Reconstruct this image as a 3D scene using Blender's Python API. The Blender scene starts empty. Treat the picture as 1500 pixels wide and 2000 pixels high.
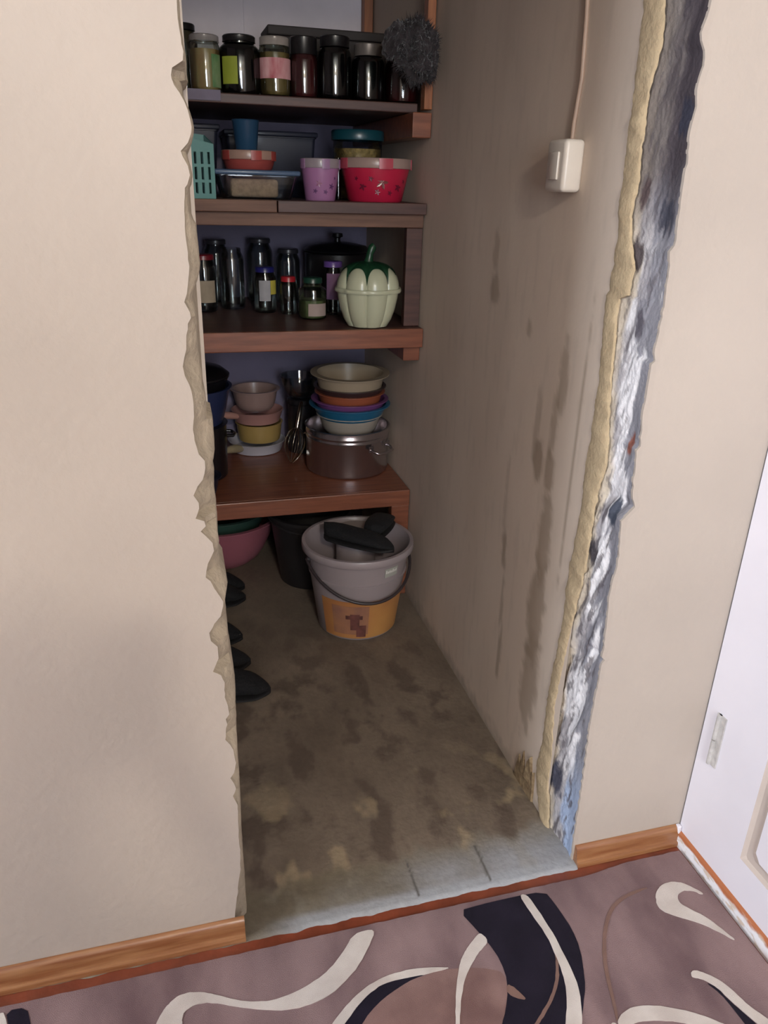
import bpy, bmesh, math, random
from mathutils import Vector, Matrix, noise
from mathutils.geometry import tessellate_polygon
random.seed(3)
C = bpy.context.scene.collection
scn = bpy.context.scene
PI = math.pi

# ------------------------------------------------------------------ camera
cam_data = bpy.data.cameras.new('camera')
cam_data.sensor_fit = 'HORIZONTAL'
cam_data.sensor_width = 36.0
cam_data.lens = 36.0
cam_data.clip_start = 0.02
cam = bpy.data.objects.new('camera', cam_data)
C.objects.link(cam)
B = [[0.9638767, -0.0811790, 0.2536762], [-0.2650518, -0.3862184, 0.8835060], [0.0262522, -0.9188282, -0.3937835]]
cam.matrix_world = Matrix((
    (B[0][0], -B[0][1], -B[0][2], 0.0),
    (B[1][0], -B[1][1], -B[1][2], -1.2),
    (B[2][0], -B[2][1], -B[2][2], 1.5),
    (0, 0, 0, 1)))
scn.camera = cam

# ------------------------------------------------------------------ world, lights, exposure
w = bpy.data.worlds.new('world'); scn.world = w
w.use_nodes = True
w.node_tree.nodes['Background'].inputs[0].default_value = (0.55, 0.65, 0.9, 1)
w.node_tree.nodes['Background'].inputs[1].default_value = 0.3
scn.view_settings.view_transform = 'Standard'
scn.view_settings.look = 'None'
scn.view_settings.gamma = 1.0
scn.view_settings.use_curve_mapping = False
scn.view_settings.exposure = 0.0

def light(name, kind, loc, energy, color, size=0.1, size_y=None, target=None):
    d = bpy.data.lights.new(name, kind); d.energy = energy; d.color = color
    if kind == 'AREA':
        d.size = size
        if size_y: d.shape = 'RECTANGLE'; d.size_y = size_y
    else:
        d.shadow_soft_size = size
    o = bpy.data.objects.new(name, d); C.objects.link(o); o.location = loc
    if target is not None:
        o.rotation_euler = (Vector(target) - Vector(loc)).to_track_quat('-Z', 'Y').to_euler()
    return o
light('ceiling_lamp_light', 'POINT', (0.16, -2.8, 2.46), 92, (1.0, 0.91, 0.76), 0.065)
light('window_daylight', 'AREA', (0.15, -3.24, 1.6), 62, (0.80, 0.89, 1.0), 1.0, 1.2, (0.15, 0, 1.6))
light('side_window_daylight', 'AREA', (-3.16, -0.80, 1.55), 95, (0.82, 0.89, 1.0), 1.0, 1.3, (0.8, -0.80, 1.55))

# ------------------------------------------------------------------ materials
def lin(c):
    return tuple((x/255/12.92 if x/255 <= 0.04045 else ((x/255+0.055)/1.055)**2.4) for x in c)
def rgba(c): return (*lin(c), 1)
_m = {}
def mat(name, col, rough=0.5, var=None, bump=None, metal=0.0, coat=0.0, col2=None, stretch=None, spec=0.5, sheen=0.0, alpha_t=0.0, subsurf=0.0):
    """procedural material: base colour mottled by noise, optional bump"""
    if name in _m: return _m[name]
    m = bpy.data.materials.new(name); m.use_nodes = True
    nt = m.node_tree; N = nt.nodes; L = nt.links
    b = N['Principled BSDF']
    b.inputs['Roughness'].default_value = rough
    b.inputs['Metallic'].default_value = metal
    b.inputs['Coat Weight'].default_value = coat
    b.inputs['Coat Roughness'].default_value = 0.12
    b.inputs['Specular IOR Level'].default_value = spec
    b.inputs['Sheen Weight'].default_value = sheen
    tc = N.new('ShaderNodeTexCoord')
    src = tc.outputs['Object']
    if stretch:
        mp = N.new('ShaderNodeMapping'); mp.inputs['Scale'].default_value = stretch
        L.new(src, mp.inputs['Vector']); src = mp.outputs['Vector']
    b.inputs['Base Color'].default_value = rgba(col)
    if var is None: var = (14, 0.10)
    sc, amt = var
    nz = N.new('ShaderNodeTexNoise'); nz.inputs['Scale'].default_value = sc; nz.inputs['Detail'].default_value = 5
    L.new(src, nz.inputs['Vector'])
    rp = N.new('ShaderNodeValToRGB'); L.new(nz.outputs['Fac'], rp.inputs['Fac'])
    a = lin(col); c2 = lin(col2) if col2 else tuple(x*(1-amt*2) for x in a)
    rp.color_ramp.elements[0].position = 0.32; rp.color_ramp.elements[1].position = 0.68
    rp.color_ramp.elements[0].color = (*c2, 1); rp.color_ramp.elements[1].color = (*a, 1)
    L.new(rp.outputs['Color'], b.inputs['Base Color'])
    if bump:
        n2 = N.new('ShaderNodeTexNoise'); n2.inputs['Scale'].default_value = bump[0]; n2.inputs['Detail'].default_value = 6
        L.new(src, n2.inputs['Vector'])
        bp = N.new('ShaderNodeBump'); bp.inputs['Strength'].default_value = bump[1]; bp.inputs['Distance'].default_value = 0.01
        L.new(n2.outputs['Fac'], bp.inputs['Height']); L.new(bp.outputs['Normal'], b.inputs['Normal'])
    if alpha_t > 0:
        tr = N.new('ShaderNodeBsdfTransparent'); mx = N.new('ShaderNodeMixShader')
        mx.inputs[0].default_value = alpha_t
        L.new(b.outputs[0], mx.inputs[1]); L.new(tr.outputs[0], mx.inputs[2])
        L.new(mx.outputs[0], N['Material Output'].inputs['Surface'])
    _m[name] = m
    return m
def glass(name, tint=(225, 232, 228), gloss=0.07):
    """thin container glass: clear with a fresnel reflection"""
    if name in _m: return _m[name]
    m = bpy.data.materials.new(name); m.use_nodes = True
    nt = m.node_tree; N = nt.nodes; L = nt.links
    N.remove(N['Principled BSDF'])
    tr = N.new('ShaderNodeBsdfTransparent'); tr.inputs[0].default_value = rgba(tint)
    gl = N.new('ShaderNodeBsdfGlossy'); gl.inputs['Roughness'].default_value = 0.06
    lw = N.new('ShaderNodeLayerWeight'); lw.inputs[0].default_value = 0.35
    mr = N.new('ShaderNodeMapRange'); mr.inputs[3].default_value = gloss; mr.inputs[4].default_value = 0.75
    L.new(lw.outputs['Fresnel'], mr.inputs[0])
    mx = N.new('ShaderNodeMixShader')
    L.new(mr.outputs[0], mx.inputs[0]); L.new(tr.outputs[0], mx.inputs[1]); L.new(gl.outputs[0], mx.inputs[2])
    L.new(mx.outputs[0], N['Material Output'].inputs['Surface'])
    _m[name] = m
    return m
def painted(name, rough=0.8, bump=None, spec=0.3, coat=0.0):
    """colour of worn, stained surfaces comes from the 'col' attribute of the mesh"""
    if name in _m: return _m[name]
    m = bpy.data.materials.new(name); m.use_nodes = True
    nt = m.node_tree; N = nt.nodes; L = nt.links
    b = N['Principled BSDF']; b.inputs['Roughness'].default_value = rough; b.inputs['Specular IOR Level'].default_value = spec
    b.inputs['Coat Weight'].default_value = coat
    at = N.new('ShaderNodeAttribute'); at.attribute_name = 'col'
    L.new(at.outputs['Color'], b.inputs['Base Color'])
    if bump:
        tc = N.new('ShaderNodeTexCoord')
        n2 = N.new('ShaderNodeTexNoise'); n2.inputs['Scale'].default_value = bump[0]; n2.inputs['Detail'].default_value = 7
        L.new(tc.outputs['Object'], n2.inputs['Vector'])
        bp = N.new('ShaderNodeBump'); bp.inputs['Strength'].default_value = bump[1]; bp.inputs['Distance'].default_value = 0.01
        L.new(n2.outputs['Fac'], bp.inputs['Height']); L.new(bp.outputs['Normal'], b.inputs['Normal'])
    _m[name] = m
    return m

# ------------------------------------------------------------------ mesh helpers
def tag(o, label=None, cat=None, group=None, kind=None):
    if label: o['label'] = label
    if cat: o['category'] = cat
    if group: o['group'] = group
    if kind: o['kind'] = kind
    return o
def thing(name, label, cat, loc=(0, 0, 0), rz=0.0, group=None):
    o = bpy.data.objects.new(name, None); C.objects.link(o)
    o.empty_display_size = 0.05
    o.location = loc; o.rotation_euler = (0, 0, rz)
    return tag(o, label, cat, group)
def obj(name, bm, m, parent=None, smooth=False, label=None):
    bmesh.ops.recalc_face_normals(bm, faces=bm.faces)
    me = bpy.data.meshes.new(name); bm.to_mesh(me); bm.free()
    if m: me.materials.append(m)
    if smooth:
        me.polygons.foreach_set('use_smooth', [True]*len(me.polygons))
        try: me.set_sharp_from_angle(angle=math.radians(40))
        except Exception: pass
    o = bpy.data.objects.new(name, me); C.objects.link(o)
    if parent: o.parent = parent
    if label: o['label'] = label
    return o
def struct(name, bm, m, label=None, smooth=False, parent=None):
    o = obj(name, bm, m, parent, smooth)
    if parent is None: o['kind'] = 'structure'
    if label: o['label'] = label
    return o
def box(x0, x1, y0, y1, z0, z1, bev=0.0, seg=2):
    bm = bmesh.new(); add_box(bm, x0, x1, y0, y1, z0, z1)
    if bev > 0:
        bmesh.ops.bevel(bm, geom=list(bm.edges), offset=bev, segments=seg, affect='EDGES', profile=0.5)
    return bm
def add_box(bm, x0, x1, y0, y1, z0, z1):
    v = [bm.verts.new((x, y, z)) for x in (x0, x1) for y in (y0, y1) for z in (z0, z1)]
    for f in ((0, 1, 3, 2), (4, 6, 7, 5), (0, 4, 5, 1), (2, 3, 7, 6), (0, 2, 6, 4), (1, 5, 7, 3)):
        bm.faces.new([v[i] for i in f])
def quad(bm, a, b, c, d):
    bm.faces.new([bm.verts.new(p) for p in (a, b, c, d)])
def lathe(prof, seg=40, fn=None, bm=None):
    """revolve (r, z) about z; r=0 ends make a tip; fn(r, z, ang) may reshape"""
    bm = bm or bmesh.new()
    rings = []
    for r, z in prof:
        if r <= 1e-6: rings.append([bm.verts.new((0, 0, z))])
        else:
            ring = []
            for i in range(seg):
                a = 2*PI*i/seg
                rr, zz = fn(r, z, a) if fn else (r, z)
                ring.append(bm.verts.new((rr*math.cos(a), rr*math.sin(a), zz)))
            rings.append(ring)
    for A, D in zip(rings, rings[1:]):
        for i in range(seg):
            j = (i+1) % seg
            if len(A) == 1 and len(D) == 1: continue
            if len(A) == 1: bm.faces.new((A[0], D[j], D[i]))
            elif len(D) == 1: bm.faces.new((A[i], A[j], D[0]))
            else: bm.faces.new((A[i], A[j], D[j], D[i]))
    return bm
def tube(pts, r, seg=8, bm=None, closed=False):
    bm = bm or bmesh.new()
    P = [Vector(p) for p in pts]; n = len(P)
    rs = r if isinstance(r, (list, tuple)) else [r]*n
    rings = []; up = None
    for i in range(n):
        if closed: t = P[(i+1) % n] - P[i-1]
        else: t = P[min(i+1, n-1)] - P[max(i-1, 0)]
        t.normalize()
        if up is None:
            up = Vector((0, 0, 1)) if abs(t.z) < 0.9 else Vector((1, 0, 0))
        s = t.cross(up)
        if s.length < 1e-5: s = t.cross(Vector((0, 1, 0)))
        s.normalize(); up = s.cross(t).normalized()
        rings.append([bm.verts.new(P[i] + rs[i]*(math.cos(2*PI*k/seg)*s + math.sin(2*PI*k/seg)*up)) for k in range(seg)])
    m = n if closed else n-1
    for i in range(m):
        A, D = rings[i], rings[(i+1) % n]
        for k in range(seg):
            j = (k+1) % seg
            bm.faces.new((A[k], A[j], D[j], D[k]))
    if not closed:
        bm.faces.new(rings[0]); bm.faces.new(rings[-1])
    return bm
def arc_patch(r, a0, a1, z0, z1, seg=12, thick=0.0006, r1=None):
    """a curved label wrapped on a round body, angles in degrees, -90 faces the door"""
    bm = bmesh.new(); r1 = r1 or r
    A = []
    for i in range(seg+1):
        a = math.radians(a0 + (a1-a0)*i/seg)
        c, s = math.cos(a), math.sin(a)
        A.append([bm.verts.new((q*c, q*s, z)) for q, z in ((r, z0), (r1, z1), (r1+thick, z1), (r+thick, z0))])
    for p, q in zip(A, A[1:]):
        for k in range(4):
            l = (k+1) % 4
            bm.faces.new((p[k], q[k], q[l], p[l]))
    bm.faces.new(A[0]); bm.faces.new(A[-1])
    return bm
def prism(poly, z0, z1, bm=None):
    bm = bm or bmesh.new()
    a = [bm.verts.new((x, y, z0)) for x, y in poly]; b = [bm.verts.new((x, y, z1)) for x, y in poly]
    n = len(poly)
    bm.faces.new(a[::-1]); bm.faces.new(b)
    for i in range(n):
        j = (i+1) % n
        bm.faces.new((a[i], a[j], b[j], b[i]))
    return bm
def interp(tab, t):
    """piecewise linear in a table sorted by decreasing first column"""
    if t >= tab[0][0]: return tab[0][1:]
    for p, q in zip(tab, tab[1:]):
        if p[0] >= t >= q[0]:
            k = (p[0]-t)/max(1e-9, p[0]-q[0])
            return tuple(a+(b-a)*k for a, b in zip(p[1:], q[1:]))
    return tab[-1][1:]
def fbm(x, y, z, o=4): return noise.fractal(Vector((x, y, z)), 1.0, 2.0, o)
def sstep(a, b, x):
    t = min(1.0, max(0.0, (x-a)/(b-a))); return t*t*(3-2*t)
def mix(a, b, t): return tuple(p+(q-p)*t for p, q in zip(a, b))
def grid_painted(name, nu, nv, pos, col, m, label=None):
    """regular grid nu x nv; pos(u,v) gives a point, col(u,v,point) its own colour"""
    vs = []; cs = []
    for j in range(nv+1):
        for i in range(nu+1):
            p = pos(i/nu, j/nv); vs.append(p); cs.append(col(i/nu, j/nv, p))
    fs = [(j*(nu+1)+i, j*(nu+1)+i+1, (j+1)*(nu+1)+i+1, (j+1)*(nu+1)+i) for j in range(nv) for i in range(nu)]
    me = bpy.data.meshes.new(name); me.from_pydata(vs, [], fs)
    at = me.color_attributes.new('col', 'FLOAT_COLOR', 'POINT')
    at.data.foreach_set('color', [k for c in cs for k in (*c, 1.0)])
    me.polygons.foreach_set('use_smooth', [True]*len(me.polygons))
    me.materials.append(m)
    o = bpy.data.objects.new(name, me); C.objects.link(o); o['kind'] = 'structure'
    if label: o['label'] = label
    return o

# ------------------------------------------------------------------ traced outlines of the real opening and the rug (metres)
LEFT_EDGE=[(1.7095,0.0471,0.0486,0.0072),(1.6892,0.0468,0.0484,0.0072),(1.6688,0.0491,0.05,0.0056),(1.6526,0.0512,0.0521,0.0056),(1.642,0.0497,0.0528,0.0104),(1.6329,0.0352,0.0536,0.044),(1.6245,0.0332,0.0547,0.0504),(1.6203,0.0335,0.0445,0.028),(1.6127,0.0362,0.0451,0.0232),(1.6045,0.0422,0.0446,0.0088),(1.5939,0.0481,0.049,0.0056),(1.583,0.052,0.053,0.0056),(1.5732,0.054,0.0557,0.0072),(1.5632,0.0554,0.0571,0.0072),(1.555,0.0541,0.0558,0.0072),(1.5435,0.0492,0.0524,0.0104),(1.5329,0.0388,0.0449,0.0168),(1.5259,0.041,0.0464,0.0152),(1.5145,0.0471,0.0488,0.0072),(1.5028,0.049,0.0507,0.0072),(1.4909,0.0447,0.0487,0.012),(1.4862,0.0409,0.0463,0.0152),(1.4769,0.0402,0.0441,0.012),(1.4682,0.0388,0.0428,0.012),(1.456,0.0379,0.0434,0.0152),(1.4466,0.0379,0.0466,0.0216),(1.4363,0.0372,0.053,0.036),(1.4191,0.0373,0.0532,0.036),(1.4002,0.0388,0.054,0.0344),(1.3811,0.0396,0.055,0.0344),(1.3711,0.0382,0.0535,0.0344),(1.3553,0.0356,0.0485,0.0296),(1.3422,0.0332,0.0412,0.02),(1.3305,0.0286,0.039,0.0248),(1.3156,0.0357,0.0414,0.0152),(1.3073,0.0366,0.0431,0.0168),(1.2991,0.0315,0.0445,0.0296),(1.2818,0.028,0.0435,0.0344),(1.2611,0.0265,0.0437,0.0376),(1.2488,0.0226,0.0439,0.0456),(1.2349,0.0193,0.0456,0.0552),(1.2206,0.0213,0.0452,0.0504),(1.206,0.0271,0.0463,0.0408),(1.1882,0.0305,0.0456,0.0328),(1.1767,0.0312,0.0499,0.0392),(1.1562,0.0306,0.0502,0.0408),(1.138,0.0277,0.05,0.0456),(1.1338,0.0274,0.0594,0.06),(1.1168,0.0286,0.06,0.06),(1.0934,0.0334,0.0599,0.052),(1.0815,0.0422,0.0583,0.0328),(1.0693,0.0423,0.0556,0.028),(1.058,0.0399,0.0506,0.0232),(1.0493,0.0369,0.0557,0.0376),(1.0384,0.0281,0.0566,0.0552),(1.0229,0.0205,0.0558,0.06),(1.0096,0.0278,0.0546,0.052),(0.9995,0.0279,0.0549,0.052),(0.9818,0.021,0.0567,0.06),(0.9759,0.0346,0.0555,0.0408),(0.9664,0.0365,0.0557,0.0376),(0.9578,0.0276,0.0568,0.0552),(0.9486,0.0354,0.0556,0.0392),(0.9352,0.0455,0.0539,0.0184),(0.9197,0.0471,0.0556,0.0184),(0.9096,0.0423,0.0544,0.0248),(0.8967,0.0355,0.056,0.0392),(0.8824,0.032,0.0563,0.0456),(0.8707,0.0304,0.0566,0.0488),(0.8629,0.0377,0.0575,0.0376),(0.8472,0.0437,0.0648,0.0392),(0.832,0.0515,0.0661,0.028),(0.8201,0.057,0.061,0.0104),(0.804,0.0543,0.0574,0.0088),(0.7909,0.0509,0.0578,0.0152),(0.7778,0.0395,0.0609,0.0392),(0.7603,0.0296,0.0616,0.0568),(0.743,0.0312,0.0624,0.0552),(0.7296,0.0421,0.0618,0.036),(0.7046,0.0424,0.0633,0.0376),(0.6902,0.0361,0.064,0.0488),(0.6778,0.0309,0.0637,0.0568),(0.6678,0.0449,0.065,0.036),(0.6511,0.0504,0.0677,0.0312),(0.6184,0.0486,0.0692,0.036),(0.5991,0.0532,0.0687,0.028),(0.5909,0.0537,0.0682,0.0264),(0.5789,0.0549,0.0675,0.0232),(0.5685,0.0478,0.0675,0.0344),(0.5562,0.05,0.0677,0.0312),(0.539,0.0462,0.0681,0.0376),(0.5213,0.0443,0.0673,0.0392),(0.5074,0.0531,0.0658,0.0232),(0.4941,0.0582,0.0658,0.0152),(0.4624,0.0615,0.0649,0.0088),(0.4383,0.0564,0.0651,0.0168),(0.4272,0.049,0.0662,0.0296),(0.413,0.0552,0.066,0.02),(0.3994,0.0584,0.0651,0.0136),(0.3815,0.0516,0.0657,0.0248),(0.3573,0.0594,0.065,0.012),(0.3201,0.0586,0.0643,0.012),(0.2727,0.0574,0.0631,0.012),(0.2305,0.0585,0.0631,0.0104),(0.1852,0.0574,0.0632,0.012),(0.1504,0.0515,0.0642,0.0216),(0.1145,0.0477,0.065,0.028),(0.0594,0.0396,0.0652,0.0392),(0.0366,0.0385,0.0653,0.0408),(-0.0096,0.0362,0.0657,0.044)]
RIGHT_EDGE=[(1.7685,0.8394),(1.7471,0.837),(1.7251,0.83),(1.7144,0.8332),(1.7019,0.8415),(1.6819,0.8441),(1.6649,0.8404),(1.6478,0.8394),(1.625,0.8434),(1.6015,0.8408),(1.5778,0.8401),(1.5417,0.8439),(1.534,0.8426),(1.4951,0.8429),(1.4634,0.8444),(1.431,0.8461),(1.4145,0.8454),(1.4045,0.8393),(1.3946,0.8403),(1.3811,0.842),(1.3385,0.8433),(1.3123,0.8453),(1.2589,0.8421),(1.2315,0.841),(1.2176,0.8447),(1.2113,0.8385),(1.166,0.8394),(1.1178,0.8375),(1.073,0.8412),(1.0557,0.8432),(1.0479,0.8369),(1.0169,0.8402),(0.9835,0.8405),(0.9479,0.8467),(0.931,0.8542),(0.9169,0.8419),(0.9027,0.8284),(0.8669,0.8321),(0.827,0.8352),(0.805,0.8365),(0.7752,0.8321),(0.739,0.8285),(0.6665,0.8341),(0.6034,0.8355),(0.5854,0.8359),(0.578,0.8419),(0.5697,0.8371),(0.4986,0.8356),(0.4071,0.8329),(0.3163,0.8359),(0.1955,0.8388),(0.0438,0.8397),(-0.0125,0.8446),(-0.0413,0.8443)]
FOAM=[(1.7932,0.1807,0.1174),(1.7556,0.1778,0.108),(1.7178,0.1732,0.1062),(1.6804,0.1752,0.1184),(1.6412,0.1705,0.1246),(1.5829,0.1708,0.1211),(1.5431,0.1699,0.1214),(1.522,0.1674,0.114),(1.4746,0.1701,0.1225),(1.4396,0.1621,0.1197),(1.4149,0.1589,0.113),(1.3937,0.1619,0.0989),(1.3688,0.1603,0.0888),(1.3406,0.1656,0.0932),(1.3203,0.1637,0.0912),(1.3101,0.1728,0.1217),(1.2716,0.1682,0.1241),(1.2331,0.1654,0.1176),(1.1435,0.1572,0.1107),(1.0189,0.156,0.0884),(0.9855,0.1617,0.084),(0.9378,0.1607,0.099),(0.8793,0.1569,0.1043),(0.8186,0.1612,0.1039),(0.7621,0.165,0.1049),(0.7106,0.1731,0.1099),(0.6473,0.1701,0.1206),(0.5687,0.1684,0.1289),(0.4582,0.1798,0.1414),(0.348,0.1882,0.1511),(0.2749,0.1865,0.1422),(0.2065,0.1889,0.1324),(0.1252,0.2007,0.1311),(0.061,0.1821,0.113),(0.0002,0.1513,0.1021),(-0.0271,0.129,0.099)]
RUG={'cream_swirl':[[(0.2824,-0.0704),(0.2584,-0.1016),(0.2204,-0.1359),(0.1881,-0.1539),(0.1437,-0.1691),(0.0949,-0.175),(0.0624,-0.1698),(0.0305,-0.1595),(-0.0114,-0.136),(-0.0384,-0.1226),(-0.0659,-0.1166),(-0.0828,-0.1188),(-0.0957,-0.1252),(-0.1075,-0.1348),(-0.1153,-0.1453),(-0.1287,-0.1652),(-0.1333,-0.2032),(-0.0855,-0.2155),(-0.0778,-0.1783),(-0.0793,-0.1648),(-0.0721,-0.1522),(-0.0514,-0.1439),(-0.0183,-0.1492),(0.0293,-0.1719),(0.0798,-0.1901),(0.1252,-0.2017),(0.1719,-0.201),(0.2238,-0.1852),(0.2754,-0.1464),(0.3065,-0.1101),(0.3352,-0.0697)],[(0.1751,-0.273),(0.2004,-0.2467),(0.2289,-0.223),(0.2618,-0.2025),(0.3013,-0.185),(0.351,-0.1783),(0.3976,-0.181),(0.4597,-0.1956),(0.4479,-0.1972),(0.4068,-0.1971),(0.3527,-0.1947),(0.3091,-0.1959),(0.2729,-0.213),(0.2395,-0.2393),(0.2217,-0.2552),(0.1985,-0.279)],[(0.6714,-0.068),(0.6794,-0.1237),(0.6879,-0.1819),(0.6834,-0.2384),(0.6777,-0.2787),(0.6638,-0.3161),(0.6365,-0.3616),(0.6134,-0.3954),(0.6493,-0.4047),(0.6675,-0.3696),(0.6907,-0.323),(0.7001,-0.2889),(0.7034,-0.2387),(0.7037,-0.1821),(0.6979,-0.119),(0.6903,-0.0685)],[(0.5493,-0.1341),(0.5295,-0.1481),(0.5101,-0.1618),(0.4953,-0.1762),(0.4819,-0.1907),(0.4601,-0.2311),(0.4433,-0.2705),(0.4293,-0.3084),(0.4159,-0.3446),(0.4234,-0.3465),(0.437,-0.3104),(0.4532,-0.273),(0.4732,-0.2344),(0.4975,-0.2064),(0.5256,-0.1815),(0.543,-0.1701),(0.5607,-0.1585)],[(1.0908,-0.169),(1.0758,-0.1479),(1.0549,-0.1265),(1.0222,-0.1198),(0.9894,-0.1321),(0.9685,-0.1596),(0.9665,-0.1826),(0.9883,-0.203),(1.0269,-0.2287),(1.0574,-0.2587),(1.0846,-0.2962),(1.0717,-0.2624),(1.0584,-0.2274),(1.0299,-0.193),(1.0199,-0.1767),(1.025,-0.1597),(1.048,-0.1482),(1.0743,-0.1577),(1.0832,-0.17)],[(0.9409,-0.3286),(0.9524,-0.328),(0.9604,-0.3324),(0.9853,-0.3537),(0.9994,-0.3833),(1.0081,-0.4182),(1.0285,-0.4519),(1.0435,-0.4763),(1.0293,-0.4926),(1.0017,-0.4554),(0.993,-0.4324),(0.9801,-0.397),(0.9731,-0.3698),(0.9542,-0.3458),(0.9363,-0.3401)],[(0.7354,-0.387),(0.7407,-0.3781),(0.7576,-0.3689),(0.7872,-0.3638),(0.8312,-0.3729),(0.8753,-0.3938),(0.9079,-0.4137),(0.9345,-0.4361),(0.9589,-0.4646),(0.9235,-0.4654),(0.9004,-0.4395),(0.8604,-0.415),(0.8139,-0.399),(0.7697,-0.3917),(0.7446,-0.3995)],[(0.7218,-0.3835),(0.7268,-0.3807),(0.734,-0.3856),(0.7301,-0.3958),(0.7185,-0.3928)],[(-0.4199,-0.0734),(-0.409,-0.068),(-0.3993,-0.0958),(-0.3893,-0.1373),(-0.4103,-0.132)]],'dark_band':[[(-0.4052,-0.0689),(-0.3687,-0.069),(-0.3564,-0.1068),(-0.3456,-0.1486),(-0.3857,-0.1383),(-0.3965,-0.0965)],[(0.4068,-0.1971),(0.3527,-0.1947),(0.3091,-0.1959),(0.2729,-0.213),(0.2395,-0.2393),(0.2217,-0.2552),(0.1985,-0.279),(0.2313,-0.2874),(0.2541,-0.2635),(0.2719,-0.2455),(0.3091,-0.2233),(0.3487,-0.2082),(0.3807,-0.1996)],[(0.5249,-0.0727),(0.57,-0.0704),(0.6542,-0.0693),(0.7336,-0.0722),(0.742,-0.1068),(0.7456,-0.1418),(0.749,-0.1756),(0.7423,-0.2243),(0.7203,-0.2862),(0.7004,-0.3201),(0.6809,-0.3472),(0.6418,-0.4027),(0.4957,-0.3651),(0.5158,-0.3307),(0.5345,-0.3076),(0.5555,-0.2699),(0.5665,-0.2321),(0.5641,-0.184),(0.5464,-0.1295)],[(0.9565,-0.3543),(0.9723,-0.3708),(0.9787,-0.3989),(0.9916,-0.4341),(1.0003,-0.4571),(1.0004,-0.4852),(0.9811,-0.4803),(0.9778,-0.4513),(0.9762,-0.4175),(0.971,-0.3838)]],'brown_line':[[(0.688,-0.213),(0.676,-0.2436),(0.6573,-0.278),(0.6298,-0.3075),(0.6014,-0.3289),(0.5776,-0.3465),(0.542,-0.3673),(0.5515,-0.3698),(0.5863,-0.3487),(0.6102,-0.3312),(0.6378,-0.3095),(0.6644,-0.2798),(0.6812,-0.2449),(0.6922,-0.2141)],[(0.9713,-0.1203),(0.9001,-0.1268),(0.8521,-0.1524),(0.8128,-0.1956),(0.7802,-0.2498),(0.7607,-0.2999),(0.7472,-0.3483),(0.7352,-0.3798),(0.7401,-0.3811),(0.7532,-0.3498),(0.7678,-0.3017),(0.7887,-0.2519),(0.8216,-0.1978),(0.8604,-0.1558),(0.9051,-0.1338),(0.9701,-0.1243)],[(0.5584,-0.2584),(0.5671,-0.264),(0.5769,-0.2798),(0.5846,-0.2991),(0.5661,-0.2912),(0.5505,-0.2763)]],'rose_disc':[[(0.2313,-0.2874),(0.2541,-0.2635),(0.2719,-0.2455),(0.3091,-0.2233),(0.3487,-0.2082),(0.3803,-0.2006),(0.4259,-0.1963),(0.4748,-0.2006),(0.5164,-0.21),(0.5457,-0.2221),(0.5631,-0.2347),(0.5555,-0.2699),(0.5345,-0.3076),(0.5158,-0.3307),(0.4995,-0.3564)]]}

XW = 0.832      # pantry right wall
YB = 2.08       # pantry back wall
XL = -0.40      # pantry left wall
XS = 1.135      # side wall with the white door
TOP = 2.22      # head of the opening
CEIL = 2.55

# ------------------------------------------------------------------ structure
wall_m = mat('cream_wall_plaster', (187, 175, 164), 0.75, (2.2, 0.05), (60, 0.12), spec=0.2)
core_m = mat('broken_plaster', (176, 162, 142), 0.9, (26, 0.10), (90, 0.45), spec=0.1)
white_m = mat('white_ceiling', (225, 222, 215), 0.8)

# left part of the front wall with the chipped edge
def wall_left():
    zs = []
    z = 2.55
    tab = [(TOP, LEFT_EDGE[0][1], LEFT_EDGE[0][2], 0.006)] + [e for e in LEFT_EDGE]
    # densify
    dense = []
    for p, q in zip(tab, tab[1:]):
        n = max(1, int((p[0]-q[0])/0.008))
        for k in range(n):
            t = k/n
            row = [a+(b-a)*t for a, b in zip(p, q)]
            j = 0.0016*fbm(row[0]*70, 1.3, 0.2) if k else 0
            dense.append((row[0], row[1]+j, row[2]+j*0.5, row[3]))
    dense.append(tab[-1])
    dense = [d for d in dense if d[0] > -0.005]
    bm = bmesh.new(); core = bmesh.new()
    X0 = -3.2
    rows = []
    for z, xf, xb, d in dense:
        n1 = fbm(z*22, 3.1, 0.5)*0.07
        w_ = xb-xf
        pts = [(xf, 0.0, z), (xf+w_*(0.16+n1*0.5), d*0.50, z+0.002*n1), (xf+w_*(0.55+n1), d*(0.72+n1), z), (xb, d, z), (xb+0.003, d+0.02, z), (max(xb, 0.05)+0.004, 0.16, z)]
        rows.append(pts)
    fl = []
    for pts in rows:
        a = bm.verts.new((X0, 0, pts[0][2])); c = bm.verts.new((pts[0][0]-0.10, 0, pts[0][2])); b = bm.verts.new(pts[0]); fl.append((a, c, b))
    for p, q in zip(fl, fl[1:]):
        bm.faces.new((p[0], p[1], q[1], q[0])); bm.faces.new((p[1], p[2], q[2], q[1]))
    # above the opening on the left + back face in the pantry
    quad(bm, (X0, 0, TOP), (0.0471, 0, TOP), (0.0471, 0, CEIL), (X0, 0, CEIL))
    quad(bm, (XL, 0.16, 0), (0.06, 0.16, 0), (0.06, 0.16, CEIL), (XL, 0.16, CEIL))
    cr = [[core.verts.new(p) for p in pts] for pts in rows]
    for p, q in zip(cr, cr[1:]):
        for i in range(5): core.faces.new((p[i], p[i+1], q[i+1], q[i]))
    wl = struct('wall_left', bm, wall_m, 'cream plastered wall left of the ragged pantry opening')
    o = obj('broken_edge', core, core_m, wl, smooth=True, label='crumbled grey beige plaster edge')
    return wl
wall_left()

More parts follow.
